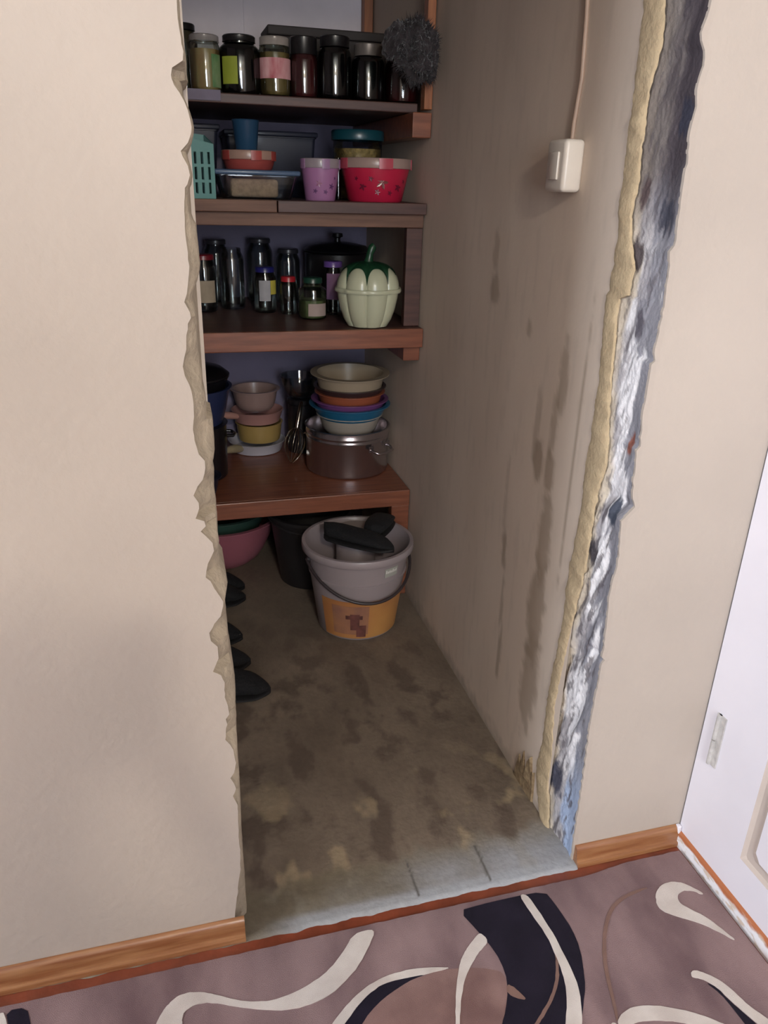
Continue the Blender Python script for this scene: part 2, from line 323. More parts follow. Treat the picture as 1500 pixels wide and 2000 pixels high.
def wall_right():
    bm = bmesh.new()
    tab = [(TOP, RIGHT_EDGE[0][1])] + list(RIGHT_EDGE)
    dense = []
    for p, q in zip(tab, tab[1:]):
        n = max(1, int((p[0]-q[0])/0.008))
        for k in range(n):
            t = k/n; z = p[0]+(q[0]-p[0])*t
            dense.append((z, p[1]+(q[1]-p[1])*t + 0.0022*fbm(z*60, 9.1, 4.2)))
    dense = [d for d in dense if d[0] > 0]; dense.append((0.0, RIGHT_EDGE[-1][1]))
    A = []
    for z, x in dense:
        A.append((bm.verts.new((x, 0.006, z)), bm.verts.new((x, -0.001, z)), bm.verts.new((x+0.012, 0.0, z)), bm.verts.new((XS+0.02, 0, z))))
    for p, q in zip(A, A[1:]):
        for i in range(3): bm.faces.new((p[i], p[i+1], q[i+1], q[i]))
    quad(bm, (0.0471, 0, TOP), (XS+0.02, 0, TOP), (XS+0.02, 0, CEIL), (0.0471, 0, CEIL))
    quad(bm, (0.0471, 0, TOP), (0.84, 0, TOP), (0.84, 0.16, TOP), (0.0471, 0.16, TOP))
    quad(bm, (0.0, 0.16, TOP), (0.86, 0.16, TOP), (0.86, 0.16, CEIL), (0.0, 0.16, CEIL))
    return struct('wall_right', bm, wall_m, 'cream plastered wall between the rough opening edge and white door')
wall_right()

# rough masonry jamb: displaced and patched with plaster, soot, brick
def edge_x(z): return interp(RIGHT_EDGE, z)[0]
def jamb_pos(u, v):
    z = 2.2*v
    yo = 0.004; xo = edge_x(z)
    fy = interp(FOAM, z)[1]
    y = yo + (fy+0.012-yo)*u
    x = xo + (0.834-xo)*u
    env = sstep(0.0, 0.3, u)*(1-0.5*sstep(0.8, 1.0, u))
    n = fbm(y*22, z*13+y*18, 3.3, 4) + 0.30*fbm(y*70, z*45+y*60, 7.7, 3)
    rough = 0.35+0.65*sstep(1.35, 0.9, z) if z > 0.2 else 0.5
    dx = env*(0.005 + 0.0085*n*rough + 0.0015*noise.noise(Vector((y*160, z*120, 1))))
    return (x + max(-0.004, dx), y, z)
def jamb_col(u, v, p):
    z = p[2]; y = p[1]
    n = fbm(y*24, z*10+y*22, 1.1, 5); m_ = fbm(y*52, z*24+y*55, 5.0, 5); k = fbm(y*12, z*4, 8.0, 3)
    c = mix((0.38, 0.36, 0.38), (0.50, 0.47, 0.47), 0.5+0.5*n)                  # mortar
    low = sstep(0.35, 0.12, z)
    outer = mix((0.29, 0.285, 0.315), (0.38, 0.46, 0.62), low)
    c = mix(c, outer, sstep(0.54, 0.40, u + 0.14*n))
    wz = sstep(0.12, 0.34, z)*sstep(1.50, 1.20, z)
    wh = sstep(0.0, 0.20, n*0.8 + 0.36 - abs(u-0.52)*1.35 + 0.15*k)*wz
    c = mix(c, (0.84, 0.82, 0.83), wh)
    c = mix(c, (0.58, 0.50, 0.40), sstep(0.70, 0.88, u + 0.10*n))                 # sandy render by the foam
    topd = sstep(1.38, 1.56, z + 0.05*n)
    c = mix(c, mix((0.05, 0.037, 0.043), (0.18, 0.152, 0.138), sstep(0.35, 0.7, u + 0.2*n)), topd*0.9)
    dk = sstep(0.20, 0.40, m_ - abs(u-0.62)*0.6 + (0.10 if z < 0.95 else 0.0))
    dkz = 0.92 if z < 0.9 else 0.7
    c = mix(c, (0.115, 0.10, 0.11), dk*dkz*0.85)
    for (py, pz, ry, rz, cc) in ((0.030, 1.050, 0.012, 0.020, (0.30, 0.12, 0.09)), (0.035, 1.46, 0.022, 0.030, (0.07, 0.07, 0.09)),
                                 (0.105, 1.50, 0.014, 0.03, (0.11, 0.08, 0.08)), (0.10, 1.385, 0.02, 0.03, (0.11, 0.09, 0.09)),
                                 (0.045, 0.905, 0.014, 0.034, (0.08, 0.09, 0.12)), (0.10, 0.79, 0.02, 0.03, (0.10, 0.09, 0.10)),
                                 (0.06, 1.27, 0.012, 0.025, (0.13, 0.12, 0.14)), (0.02, 1.61, 0.02, 0.03, (0.05, 0.05, 0.07)),
                                 (0.11, 0.16, 0.03, 0.05, (0.09, 0.09, 0.12))):
        d = math.hypot((y-py)/ry, (z-pz)/rz) + 0.6*m_
        c = mix(c, cc, sstep(1.15, 0.7, d))
    return c
grid_painted('trim_1', 44, 560, jamb_pos, jamb_col, painted('rough_jamb_masonry', 0.9, (140, 0.25), 0.1), 'rough broken masonry side of the opening, white and sooty patches')

# yellow foam bead between the jamb and the pantry wall
def foam():
    rows = []
    for k in range(0, 441):
        z = 2.2 - k*0.005
        a, b = interp(FOAM, z)
        n = fbm(z*16, 2.0, 6.0); n2 = fbm(z*45, 4.0, 2.0)
        a += 0.003*n2; b += 0.004*n2
        yc = (a+b)/2; hw = max(0.008, (a-b)/2); pr = 0.007 + 0.004*n
        prof = []
        for i in range(9):
            t = PI*i/8
            prof.append((0.834 - pr*math.sin(t)**0.7 - 0.002*fbm(z*60, i*0.5, 1.0), yc + hw*math.cos(t), z))
        rows.append(prof)
    bm = bmesh.new()
    R = [[bm.verts.new(p) for p in r] for r in rows]
    for p, q in zip(R, R[1:]):
        for i in range(8): bm.faces.new((p[i], p[i+1], q[i+1], q[i]))
    return struct('trim_2', bm, mat('yellow_mounting_foam', (190, 169, 136), 0.85, (30, 0.10), (120, 0.3), col2=(176, 155, 124)), 'pale yellow foam seam down the edge of the pantry wall', smooth=True)
foam()
# broken plaster flakes at the foot of the foam seam
def flake():
    poly = [(0.305, 0.001), (0.300, 0.040), (0.288, 0.085), (0.278, 0.060), (0.268, 0.112), (0.256, 0.070), (0.246, 0.050), (0.238, 0.105), (0.226, 0.128), (0.216, 0.075), (0.205, 0.095), (0.200, 0.045), (0.198, 0.001)]
    bm = bmesh.new(); rnd = random.Random(4)
    fr = [bm.verts.new((XW-0.004-0.005*rnd.random(), y, z)) for y, z in poly]; bk = [bm.verts.new((XW+0.003, y+(y-0.25)*0.12, max(0.0005, z*1.05))) for y, z in poly]
    for a, b, c in tessellate_polygon([[Vector((y, z, 0)) for y, z in poly]]): bm.faces.new((fr[a], fr[b], fr[c]))
    n = len(poly)
    for i in range(n): bm.faces.new((fr[i], fr[(i+1) % n], bk[(i+1) % n], bk[i]))
    return struct('trim_3', bm, mat('flaking_plaster', (160, 138, 106), 0.9, (60, 0.2), (70, 0.5), col2=(118, 96, 70)), 'torn plaster patch at the foot of the pantry wall')
flake()

# pantry right wall, stained plaster
STAINS = [  # y, z, half width, half height, strength
    (0.725, 1.35, 0.016, 0.055, 0.6), (0.715, 1.25, 0.024, 0.040, 0.8), (0.49, 1.19, 0.013, 0.022, 0.7),
    (0.300, 1.11, 0.016, 0.10, 0.8), (0.318, 1.00, 0.012, 0.09, 0.7), (0.375, 0.90, 0.022, 0.055, 1.0), (0.400, 0.98, 0.012, 0.10, 0.6),
    (0.315, 0.89, 0.020, 0.055, 0.9), (0.300, 0.72, 0.026, 0.13, 0.9), (0.300, 0.52, 0.034, 0.15, 0.9), (0.290, 0.32, 0.036, 0.16, 0.8),
    (0.512, 0.60, 0.012, 0.060, 0.9), (0.495, 0.44, 0.008, 0.10, 0.7), (0.480, 0.29, 0.010, 0.11, 0.8), (0.53, 0.75, 0.005, 0.16, 0.4),
    (0.213, 0.95, 0.006, 0.30, 0.9), (0.197, 0.82, 0.004, 0.004, 1.6)]
def pw_pos(u, v): 
    y = 0.125 + (YB-0.125)*u; z = CEIL*v
    return (XW + 0.0012*fbm(y*4, z*1.8, 0.0, 3), y, z)
def pw_col(u, v, p):
    _, y, z = p
    n = fbm(y*5, z*1.6, 2.0, 4); f = fbm(y*40, z*7, 6.0, 4); g = fbm(y*30, z*26, 9.0, 4)
    c = mix((0.63, 0.52, 0.425), (0.71, 0.60, 0.50), 0.5+0.5*n)
    c = mix(c, (0.36, 0.30, 0.25), 0.13*sstep(0.15, 0.6, f))
    c = mix(c, (0.34, 0.27, 0.22), 0.55*sstep(1.45, 2.1, z + 0.15*n))            # light falling off upwards, painted in as darker plaster
    for sy, sz, a, b, s in STAINS:
        d = math.hypot((y-sy)/(a*1.35), (z-sz)/b) + 0.34*g + 0.12*f
        if d < 1.4: c = mix(c, (0.32, 0.245, 0.18), 0.75*s*sstep(1.15, 0.65, d) if s < 1.5 else sstep(1.3, 0.5, d))
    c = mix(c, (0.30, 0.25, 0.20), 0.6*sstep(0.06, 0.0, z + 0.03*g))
    return c
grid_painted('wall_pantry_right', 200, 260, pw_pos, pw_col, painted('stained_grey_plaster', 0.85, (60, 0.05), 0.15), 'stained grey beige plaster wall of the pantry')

# pantry floor: dirty screed, greyish painted band at the doorway
def pf_pos(u, v):
    x = XL + (0.846-XL)*u; y = -0.026 + (YB+0.03)*v
    e = 0.004*fbm(x*22, 1.0, 2.0) if v == 0 else 0
    return (x, y+e, 0.004 + 0.0012*fbm(x*9, y*9, 0.0, 3) - (0.0045 if v == 0 else 0))
def pf_col(u, v, p):
    x, y, _ = p
    n = fbm(x*4.5, y*3.2, 3.0, 5); m_ = fbm(x*13, y*9, 7.0, 5); f = fbm(x*60, y*60, 2.0, 3)
    base = mix((0.125, 0.094, 0.070), (0.225, 0.175, 0.130), 0.5+0.6*n + 0.25*m_)
    dk = sstep(-0.05, 0.55, m_ + 0.30*n + 0.25*f)
    base = mix(base, (0.085, 0.060, 0.046), 0.75*dk*(0.35+0.65*sstep(1.5, 0.7, y)))
    lt = sstep(0.25, 0.55, fbm(x*9, y*7, 11.0, 4))*sstep(0.55, 0.2, y)
    base = mix(base, (0.40, 0.31, 0.19), 0.55*lt)
    band = sstep(0.13, 0.085, y + 0.035*m_ + 0.02*(0.5-x))
    bl = sstep(0.20, 0.85, x + 0.25*n + 0.15*(0.05-y)/0.1)
    pc = mix((0.145, 0.118, 0.082), (0.275, 0.272, 0.28), bl)
    pc = mix(pc, (0.26, 0.235, 0.19), 0.35*sstep(0.0, 0.5, m_))
    pc = mix(pc, (0.19, 0.155, 0.105), 0.55*sstep(0.05, 0.12, y + 0.03*n))
    c = mix(base, pc, band)
    edge = sstep(0.018, -0.006, y)*sstep(0.08, 0.2, x)
    c = mix(c, (0.34, 0.35, 0.37), 0.7*edge)
    for cx_, cw in ((0.628, 0.0022), (0.452, 0.0016)):                              # hairline cracks across the band
        d = abs(x - cx_ - 0.02*(y-0.03) - 0.004*fbm(y*60, cx_, 1))
        if -0.01 < y < 0.10: c = mix(c, (0.09, 0.08, 0.07), sstep(cw*2.2, cw*0.6, d))
    c = tuple(max(0.01, q*(1+0.12*f)) for q in c)
    return c
grid_painted('floor_pantry', 240, 330, pf_pos, pf_col, painted('dirty_screed', 0.62, (80, 0.22), 0.35), 'dirty brown screed floor of the pantry with grey painted doorway band')

pb = mat('whitewashed_back_wall', (226, 216, 220), 0.9, (3, 0.10), (50, 0.2))
bm = bmesh.new(); quad(bm, (XL, YB, 1.70), (XW+0.01, YB, 1.70), (XW+0.01, YB, CEIL), (XL, YB, CEIL))
wb_ = struct('wall_pantry_back', bm, pb, 'whitewashed back wall of the pantry')
lw_ = bmesh.new(); quad(lw_, (XL, YB-0.001, 0), (XW+0.01, YB-0.001, 0), (XW+0.01, YB-0.001, 1.70), (XL, YB-0.001, 1.70))  # lower wall coloured darker violet for the shade between the shelves
obj('shaded_lower_wall', lw_, mat('dull_violet_shade', (132, 124, 148), 0.7, (3, 0.12), (50, 0.2)), wb_, label='lower back wall with the shade between shelves coloured in dull violet')
obj('batten', box(0.360, 0.372, YB-0.006, YB-0.0005, 1.75, CEIL-0.01), pb, wb_)
bm = bmesh.new(); quad(bm, (XL, 0.16, 0), (XL, YB, 0), (XL, YB, CEIL), (XL, 0.16, CEIL))
struct('wall_pantry_left', bm, pb, 'left wall of the pantry behind the shelves')
bm = bmesh.new(); quad(bm, (XL, 0, CEIL), (1.3, 0, CEIL), (1.3, YB, CEIL), (XL, YB, CEIL))
struct('ceiling_pantry', bm, white_m)

# room shell behind the camera
floor_m = mat('red_brown_floor_paint', (132, 66, 44), 0.35, (18, 0.18), (40, 0.15), coat=0.3)
struct('floor', box(-3.2, 1.2, -3.3, 0.0, -0.03, -0.001), floor_m, 'red brown painted floorboards along the rug edge')
bm = bmesh.new(); quad(bm, (-3.2, -3.3, CEIL), (1.3, -3.3, CEIL), (1.3, 0, CEIL), (-3.2, 0, CEIL)); struct('ceiling', bm, white_m)
bm = bmesh.new()
for a, b, c, d in ((-3.3, -1.4, 0, CEIL), (-0.2, 0, 0, CEIL), (-1.4, -0.2, 0, 0.85), (-1.4, -0.2, 2.25, CEIL)):
    quad(bm, (-3.2, a, c), (-3.2, b, c), (-3.2, b, d), (-3.2, a, d))
struct('wall_room_left', bm, wall_m)
bm = bmesh.new()
WX0, WX1, WZ0, WZ1 = -0.4, 0.7, 0.95, 2.25
for a, b, c, d in ((-3.2, WX0, 0, CEIL), (WX1, 1.3, 0, CEIL), (WX0, WX1, 0, WZ0), (WX0, WX1, WZ1, CEIL)):
    quad(bm, (a, -3.3, c), (b, -3.3, c), (b, -3.3, d), (a, -3.3, d))
struct('wall_room_back', bm, wall_m)
gloss_m = mat('white_gloss_paint', (236, 234, 236), 0.3, (5, 0.02), coat=0.3)
def window(name, label, rot, loc, w_, z0, z1):
    t = thing(name, label, 'window', loc, rot); del t['category']; t['kind'] = 'structure'
    fr = bmesh.new()
    for a, b, c, d in ((0, 0.05, z0, z1), (w_-0.05, w_, z0, z1), (0.05, w_-0.05, z0, z0+0.05), (0.05, w_-0.05, z1-0.05, z1), (w_/2-0.025, w_/2+0.025, z0+0.05, z1-0.05)):
        add_box(fr, a, b, -0.04, 0.02, c, d)
    obj('frame', fr, gloss_m, t)
    obj('pane', box(0.05, w_-0.05, -0.015, -0.011, z0+0.05, z1-0.05), glass('window_glass'), t)
window('window_1', 'white framed window in the wall facing the pantry', 0, (WX0, -3.3, 0), WX1-WX0, WZ0, WZ1)
window('window_2', 'white framed window in the left wall of the room', -PI/2, (-3.2, -0.2, 0), 1.2, 0.85, 2.25)

# skirting boards
skirt_m = mat('varnished_skirting_wood', (158, 112, 74), 0.32, (5, 0.2), (30, 0.08), coat=0.5, col2=(128, 78, 46), stretch=(1.5, 22, 22))
def skirting(name, x0, x1, label):
    prof = [(-0.0005, 0.0), (-0.0005, 0.050), (-0.006, 0.0495), (-0.010, 0.046), (-0.0125, 0.040), (-0.014, 0.030), (-0.016, 0.019), (-0.019, 0.0125), (-0.024, 0.0115), (-0.0255, 0.008), (-0.0255, 0.0)]
    bm = bmesh.new()
    n = max(2, int((x1-x0)/0.15)); R = []
    for i in range(n+1):
        x = x0+(x1-x0)*i/n
        R.append([bm.verts.new((x, y, z)) for y, z in prof])
    for p, q in zip(R, R[1:]):
        for k in range(len(prof)): bm.faces.new((p[k], q[k], q[(k+1) % len(prof)], p[(k+1) % len(prof)]))
    bm.faces.new(R[0]); bm.faces.new(R[-1])
    return struct(name, bm, skirt_m, label, smooth=True)
skirting('baseboard_left', -3.19, 0.058, 'varnished brown skirting left of the opening')
skirting('baseboard_right', 0.846, XS-0.004, 'varnished brown skirting right of the opening')

# side wall, white panelled door on it
bm = bmesh.new()
for a, b, c, d in ((-3.3, -0.845, 0, CEIL), (-0.845, 0.0, 2.03, CEIL)):
    quad(bm, (XS+0.002, a, c), (XS+0.002, b, c), (XS+0.002, b, d), (XS+0.002, a, d))
struct('wall_side', bm, wall_m)
door_m = mat('white_door_paint', (235, 232, 240), 0.4, (4, 0.03), (35, 0.05), coat=0.15)
groove_m = mat('beige_panel_moulding', (200, 187, 178), 0.45, (8, 0.05))
door = thing('door_1', 'white panelled door in the side wall', 'door', (XS, -0.03, 0)); del door['category']; door['kind'] = 'structure'
def door_leaf():
    leaf = bmesh.new(); mould = bmesh.new()
    Y0, Y1, Z0, Z1 = -0.82, 0.026, 0.034, 2.02
    pan = [(-0.655, -0.167, 0.140, 0.86), (-0.655, -0.167, 1.00, 1.88)]
    # face split around the two panels
    for a, b, c, d in ((Y0, Y1, Z0, 0.140), (Y0, Y1, 0.86, 1.00), (Y0, Y1, 1.88, Z1), (Y0, -0.655, 0.140, 0.86), (-0.167, Y1, 0.140, 0.86), (Y0, -0.655, 1.00, 1.88), (-0.167, Y1, 1.00, 1.88)):
        quad(leaf, (0, a, c), (0, b, c), (0, b, d), (0, a, d))
    quad(leaf, (0, Y0, Z0), (0.04, Y0, Z0), (0.04, Y1, Z0), (0, Y1, Z0))
    for a, b, c, d in pan:
        def ring(i, x, ch):
            # chamfered corners like the milled channel
            return [(x, a+i+ch, c+i), (x, b-i-ch, c+i), (x, b-i, c+i+ch), (x, b-i, d-i-ch), (x, b-i-ch, d-i), (x, a+i+ch, d-i), (x, a+i, d-i-ch), (x, a+i, c+i+ch)]
        rs = [ring(0, 0, 0.0001), ring(0.008, 0.007, 0.006), ring(0.022, 0.008, 0.010), ring(0.034, 0.001, 0.016)]
        V = [[mould.verts.new(p) for p in r] for r in rs]
        for p, q in zip(V, V[1:]):
            for k in range(8): mould.faces.new((p[k], p[(k+1) % 8], q[(k+1) % 8], q[k]))
        leaf.faces.new([leaf.verts.new(p) for p in rs[-1]])
    obj('leaf', leaf, door_m, door); obj('panel_moulding', mould, groove_m, door, label='beige milled channel around the door panel')
door_leaf()
hg = bmesh.new()
add_box(hg, -0.004, 0.0, -0.040, -0.012, 0.283, 0.420)
obj('hinge', hg, mat('overpainted_hinge', (206, 203, 200), 0.4, (60, 0.12), (90, 0.4), metal=0.1), door, label='overpainted metal hinge')
hk = [o for o in C.objects if o.name == 'hinge'][0]
obj('hinge_knuckle', tube([(-0.005, -0.020, 0.283), (-0.005, -0.020, 0.350)], 0.0055, 10), _m['overpainted_hinge'], hk, smooth=True)
obj('hinge_knuckle', tube([(-0.005, -0.020, 0.353), (-0.005, -0.020, 0.420)], 0.0055, 10), _m['overpainted_hinge'], hk, smooth=True)
# worn sill under the door
SILL = [(XS+0.006, 0.036), (XS-0.001, 0.036), (XS-0.006, 0.031), (XS-0.010, 0.020), (XS-0.013, 0.010), (XS-0.014, 0.0)]
def sill_pos(u, v):
    t = u*5; i = min(4, int(t)); k = t-i
    return (SILL[i][0]+(SILL[i+1][0]-SILL[i][0])*k, -0.002-0.9*v, SILL[i][1]+(SILL[i+1][1]-SILL[i][1])*k)
def sill_col(u, v, p):
    y = p[1]
    n = fbm(y*9, u*2.0, 1.0, 4); m_ = fbm(y*34, u*6, 5.0, 4)
    wb = sstep(0.47, 0.56, u + 0.13*n + 0.06*m_)
    ww = (0.74, 0.73, 0.76)
    ww = mix(ww, (0.42, 0.36, 0.30), 0.7*sstep(0.15, 0.5, m_ + 0.2*n))
    c = mix((0.40, 0.135, 0.055), ww, wb)
    c = mix(c, (0.30, 0.13, 0.07), 0.6*sstep(-0.28, -0.36, y)*sstep(0.6, 0.9, u))
    c = mix(c, (0.62, 0.50, 0.40), 0.7*sstep(0.32, 0.5, m_)*sstep(0.3, 0.5, u))
    return c
grid_painted('trim_6', 40, 300, sill_pos, sill_col, painted('worn_door_sill', 0.5, (60, 0.2), 0.4), 'worn brown and white painted sill under the white door')
obj_sc = struct('trim_7', box(XS-0.012, XS-0.001, -0.014, -0.001, 0.0, 0.052, 0.003), door_m, 'white paint dab in the corner at the skirting end')

# ------------------------------------------------------------------ rug
rug = thing('rug', 'mauve brown rug with cream swirls and black curved bands', 'rug', (0, 0, 0))
def rug_body():
    bm = bmesh.new()
    nx, ny = 260, 8
    x0, x1 = -1.7, 1.112
    top = []
    for i in range(nx+1):
        x = x0+(x1-x0)*i/nx
        yf = -0.052 + 0.0018*fbm(x*40, 2, 3) + (0.012*sstep(0.84, 0.98, x))
        col = [(x, yf, 0.0), (x, yf-0.001, 0.005), (x, yf-0.004, 0.009)]
        for j in range(ny+1):
            y = yf-0.012 + (-2.4-yf+0.012)*(j/ny)**1.8
            col.append((x, y, 0.010))
        top.append([bm.verts.new(p) for p in col])
    for p, q in zip(top, top[1:]):
        for k in range(len(p)-1): bm.faces.new((p[k], q[k], q[k+1], p[k+1]))
    quadv = [bm.verts.new(p) for p in ((x1, -0.06, 0.0), (x1, -2.4, 0.0), (x1, -2.4, 0.010), (x1, -0.06, 0.010))]
    bm.faces.new(quadv)
    return bm
pile = dict(rough=1.0, bump=(1100, 0.55), spec=0.02, sheen=0.04)
obj('pile', rug_body(), mat('mauve_rug_pile', (154, 129, 128), var=(8, 0.22), col2=(114, 92, 94), stretch=(1.0, 0.45, 1.0), **pile), rug, smooth=True)
RC = {'cream_swirl': mat('cream_rug_pile', (226, 216, 208), var=(14, 0.08), col2=(204, 192, 184), **pile),
      'dark_band': mat('black_rug_pile', (38, 33, 46), var=(14, 0.15), **pile),
      'brown_line': mat('brown_rug_pile', (140, 110, 100), var=(14, 0.1), **pile),
      'rose_disc': mat('rose_rug_pile', (150, 120, 114), var=(9, 0.2), col2=(120, 92, 88), **pile)}
RZ = {'rose_disc': 0.0104, 'dark_band': 0.0110, 'brown_line': 0.0114, 'cream_swirl': 0.0118}
def smooth_poly(poly, it=2):
    for _ in range(it):
        out = []
        n = len(poly)
        for i in range(n):
            a = poly[i]; b = poly[(i+1) % n]
            out.append((a[0]*0.75+b[0]*0.25, a[1]*0.75+b[1]*0.25)); out.append((a[0]*0.25+b[0]*0.75, a[1]*0.25+b[1]*0.75))
        poly = out
    return poly
for k, polys in RUG.items():
    for poly in polys:
        pp = smooth_poly(poly) if k != 'dark_band' else smooth_poly(poly, 1)
        pp = [(x, min(y, -0.060)) for x, y in pp]
        pp = [(x+0.0012*fbm(x*150, y*150, 1), y+0.0012*fbm(x*150, y*150, 9)) for x, y in pp]
        bm = bmesh.new(); n = len(pp)
        lo = [bm.verts.new((x, y, 0.0095)) for x, y in pp]; hi = [bm.verts.new((x, y, RZ[k])) for x, y in pp]
        for i in range(n): bm.faces.new((lo[i], lo[(i+1) % n], hi[(i+1) % n], hi[i]))
        for a, b, c in tessellate_polygon([[Vector((x, y, 0)) for x, y in pp]]): bm.faces.new((hi[a], hi[b], hi[c]))
        obj(k, bm, RC[k], rug)

# ------------------------------------------------------------------ switch and cable on the pantry wall
sw = thing('light_switch', 'white surface-mounted light switch on the stained pantry wall', 'switch', (XW+0.0008, 0.362, 1.541))
sw_m = mat('aged_white_plastic', (214, 204, 192), 0.35, (12, 0.04))
bm = box(-0.044, 0, -0.040, 0.040, -0.049, 0.049, 0.009, 4)
obj('switch_box', bm, sw_m, sw, smooth=True)
obj('rocker', box(-0.048, -0.043, -0.018, 0.018, -0.026, 0.026, 0.002), sw_m, sw, smooth=True)
cb = obj('cable', tube([(XW-0.004, 0.374, 1.588), (XW-0.005, 0.372, 1.62), (XW-0.004, 0.362, 1.70), (XW-0.004, 0.370, 1.80), (XW-0.004, 0.378, 1.86), (XW-0.004, 0.380, 2.1), (XW-0.004, 0.375, 2.53)], 0.0046, 10), mat('beige_cable', (172, 146, 128), 0.5), smooth=True)
tag(cb, 'beige electric cable running down the wall to the switch', 'cable')

# ------------------------------------------------------------------ shelves
G_SH = 'pantry shelves'
wood = mat('red_brown_shelf_wood', (142, 86, 62), 0.38, (4, 0.2), (30, 0.06), coat=0.25, col2=(112, 64, 46), stretch=(1.2, 14, 14))
wood_d = mat('dark_shelf_wood', (86, 56, 48), 0.5, (4, 0.2), (30, 0.06), col2=(64, 40, 36), stretch=(1.2, 14, 14))
wood_p = mat('plain_plank_wood', (118, 84, 66), 0.6, (4, 0.2), (30, 0.08), col2=(92, 62, 48), stretch=(1.2, 16, 16))
wood_o = mat('orange_brown_batten', (158, 96, 56), 0.5, (4, 0.2), (30, 0.06), col2=(128, 74, 42), stretch=(14, 14, 1.5))
XR = XW-0.004
YK = YB-0.006
XLs = XL+0.004
S1, S2, S3, S4 = 1.727, 1.443, 1.055, 0.449
s = thing('pantry_shelf', 'topmost dark wooden shelf, loaded with filled preserve jars', 'shelf', (0, 0, S1), group=G_SH)
obj('board', box(XLs, 0.802, 1.345, YK, -0.027, 0, 0.003), wood_d, s)
obj('cleat', box(0.768, XR, 1.282, YK, -0.098, -0.0285, 0.003), wood, s)
s = thing('pantry_shelf', 'second shelf from the top, two planks holding plastic pots', 'shelf', (0, 0, S2), group=G_SH)
obj('plank', box(XLs, 0.352, 1.292, YK, -0.034, 0, 0.002), wood_p, s)
obj('plank', box(0.355, XR, 1.290, YK, -0.034, 0, 0.002), wood_d, s)
obj('rail', box(XLs, XR, 1.318, 1.345, -0.074, -0.0345, 0.002), wood_p, s)
obj('support', box(0.774, XR, 1.322, 1.352, S3-S2+0.001, -0.075, 0.002), wood_d, s)
s = thing('pantry_shelf', 'third shelf, reddish wood, with empty glass jars and a pumpkin box', 'shelf', (0, 0, S3), group=G_SH)
obj('board', box(XLs, XR, 1.288, YK, -0.022, 0, 0.002), wood_d, s)
obj('front_edge', box(XLs, XR, 1.270, 1.2878, -0.062, 0.0005, 0.003), wood, s)
obj('cleat', box(0.770, XR, 1.300, YK, -0.112, -0.0625, 0.003), wood, s)
s = thing('pantry_shelf', 'lowest reddish shelf with cooking pots, bowls and pans', 'shelf', (0, 0, S4), group=G_SH)
obj('board', box(XLs, XR, 1.358, YK, -0.022, 0, 0.002), wood, s)
obj('front_edge', box(XLs, XR, 1.340, 1.3578, -0.062, 0.0005, 0.003), wood, s)
obj('leg', box(0.760, XR, 1.345, 1.39, -S4+0.006, -0.0625, 0.003), wood, s)
p_ = obj('wooden_post', box(0.803, XR, 1.284, 1.322, S1-0.02, 2.5, 0.002), wood_o); tag(p_, 'orange brown upright batten in front of the jars at the right wall', 'post')
p_ = obj('wooden_post', box(0.796, XR, 2.02, 2.068, S1+0.001, 2.5, 0.002), wood_o); tag(p_, 'brown upright batten in the far corner above the top shelf', 'post')

# ------------------------------------------------------------------ container builders
GL = glass('jar_glass')
GLC = glass('clear_glass', (236, 240, 240), 0.05)
def plastic(name, col, rough=0.35): return mat('plastic_'+name, tuple(c*0.88 for c in col), rough, (6, 0.05), coat=0.15)
def jar(label, x, y, z, r, h, lid=None, fill=None, fill_h=0.8, paper=None, lid_h=0.018, group=None, name='glass_jar', neck=0.78, sh=0.80, rz=0, lid_r=None):
    """glass jar: glass body, contents, lid, paper label(s) as (colour, a0, a1, z0, z1) in fractions of h"""
    t = thing(name, label, 'jar', (x, y, z), rz, group)
    hb = h-lid_h*0.55 if lid else h
    rn = r*neck
    body = [(0, 0.004), (r*0.86, 0.002), (r*0.96, 0.006), (r, 0.016), (r, hb*sh), (r*0.97, hb*(sh+0.05)), ((r+rn)/2*0.98, hb*(sh+0.10)), (rn, hb*(sh+0.14)), (rn, hb*0.985), (rn*0.94, hb)]
    obj('glass_body', lathe(body, 36), GL if fill else GLC, t, smooth=True)
    if not fill:      # thick bottom and inner wall of an empty jar
        ib = [(0, 0.010), (r*0.85, 0.011), (r*0.93, 0.020), (r*0.93, hb*(sh-0.01)), (rn*0.92, hb*(sh+0.13)), (rn*0.92, hb*0.98)]
        obj('inner_wall', lathe(ib, 28), GLC, t, smooth=True)
    if fill:
        fh = hb*fill_h; fr = r*0.955
        prof = [(0, 0.006), (fr*0.9, 0.006), (fr, 0.014)]
        if fh <= hb*sh: prof += [(fr, fh), (0, fh+0.001)]
        else: prof += [(fr, hb*sh), (fr*0.95, hb*(sh+0.05)), (rn*0.95, hb*(sh+0.13)), (rn*0.95, max(fh, hb*(sh+0.14))), (0, max(fh, hb*(sh+0.14))+0.001)]
        obj('contents', lathe(prof, 32), fill, t, smooth=True)
    if lid:
        lr = lid_r or rn*1.10
        lp = [(0, h-0.0005), (lr*0.80, h-0.0005), (lr*0.84, h-0.002), (lr*0.93, h-0.001), (lr, h-0.004), (lr, h-lid_h+0.002), (lr*1.02, h-lid_h), (lr*0.97, h-lid_h)]
        obj('lid', lathe(lp, 36), lid, t, smooth=True)
    for q in (paper or []):
        c, a0, a1, z0, z1 = q[:5]
        obj('paper_label', arc_patch(r*1.012, a0, a1, h*z0, h*z1), c, t, smooth=True)
    return t
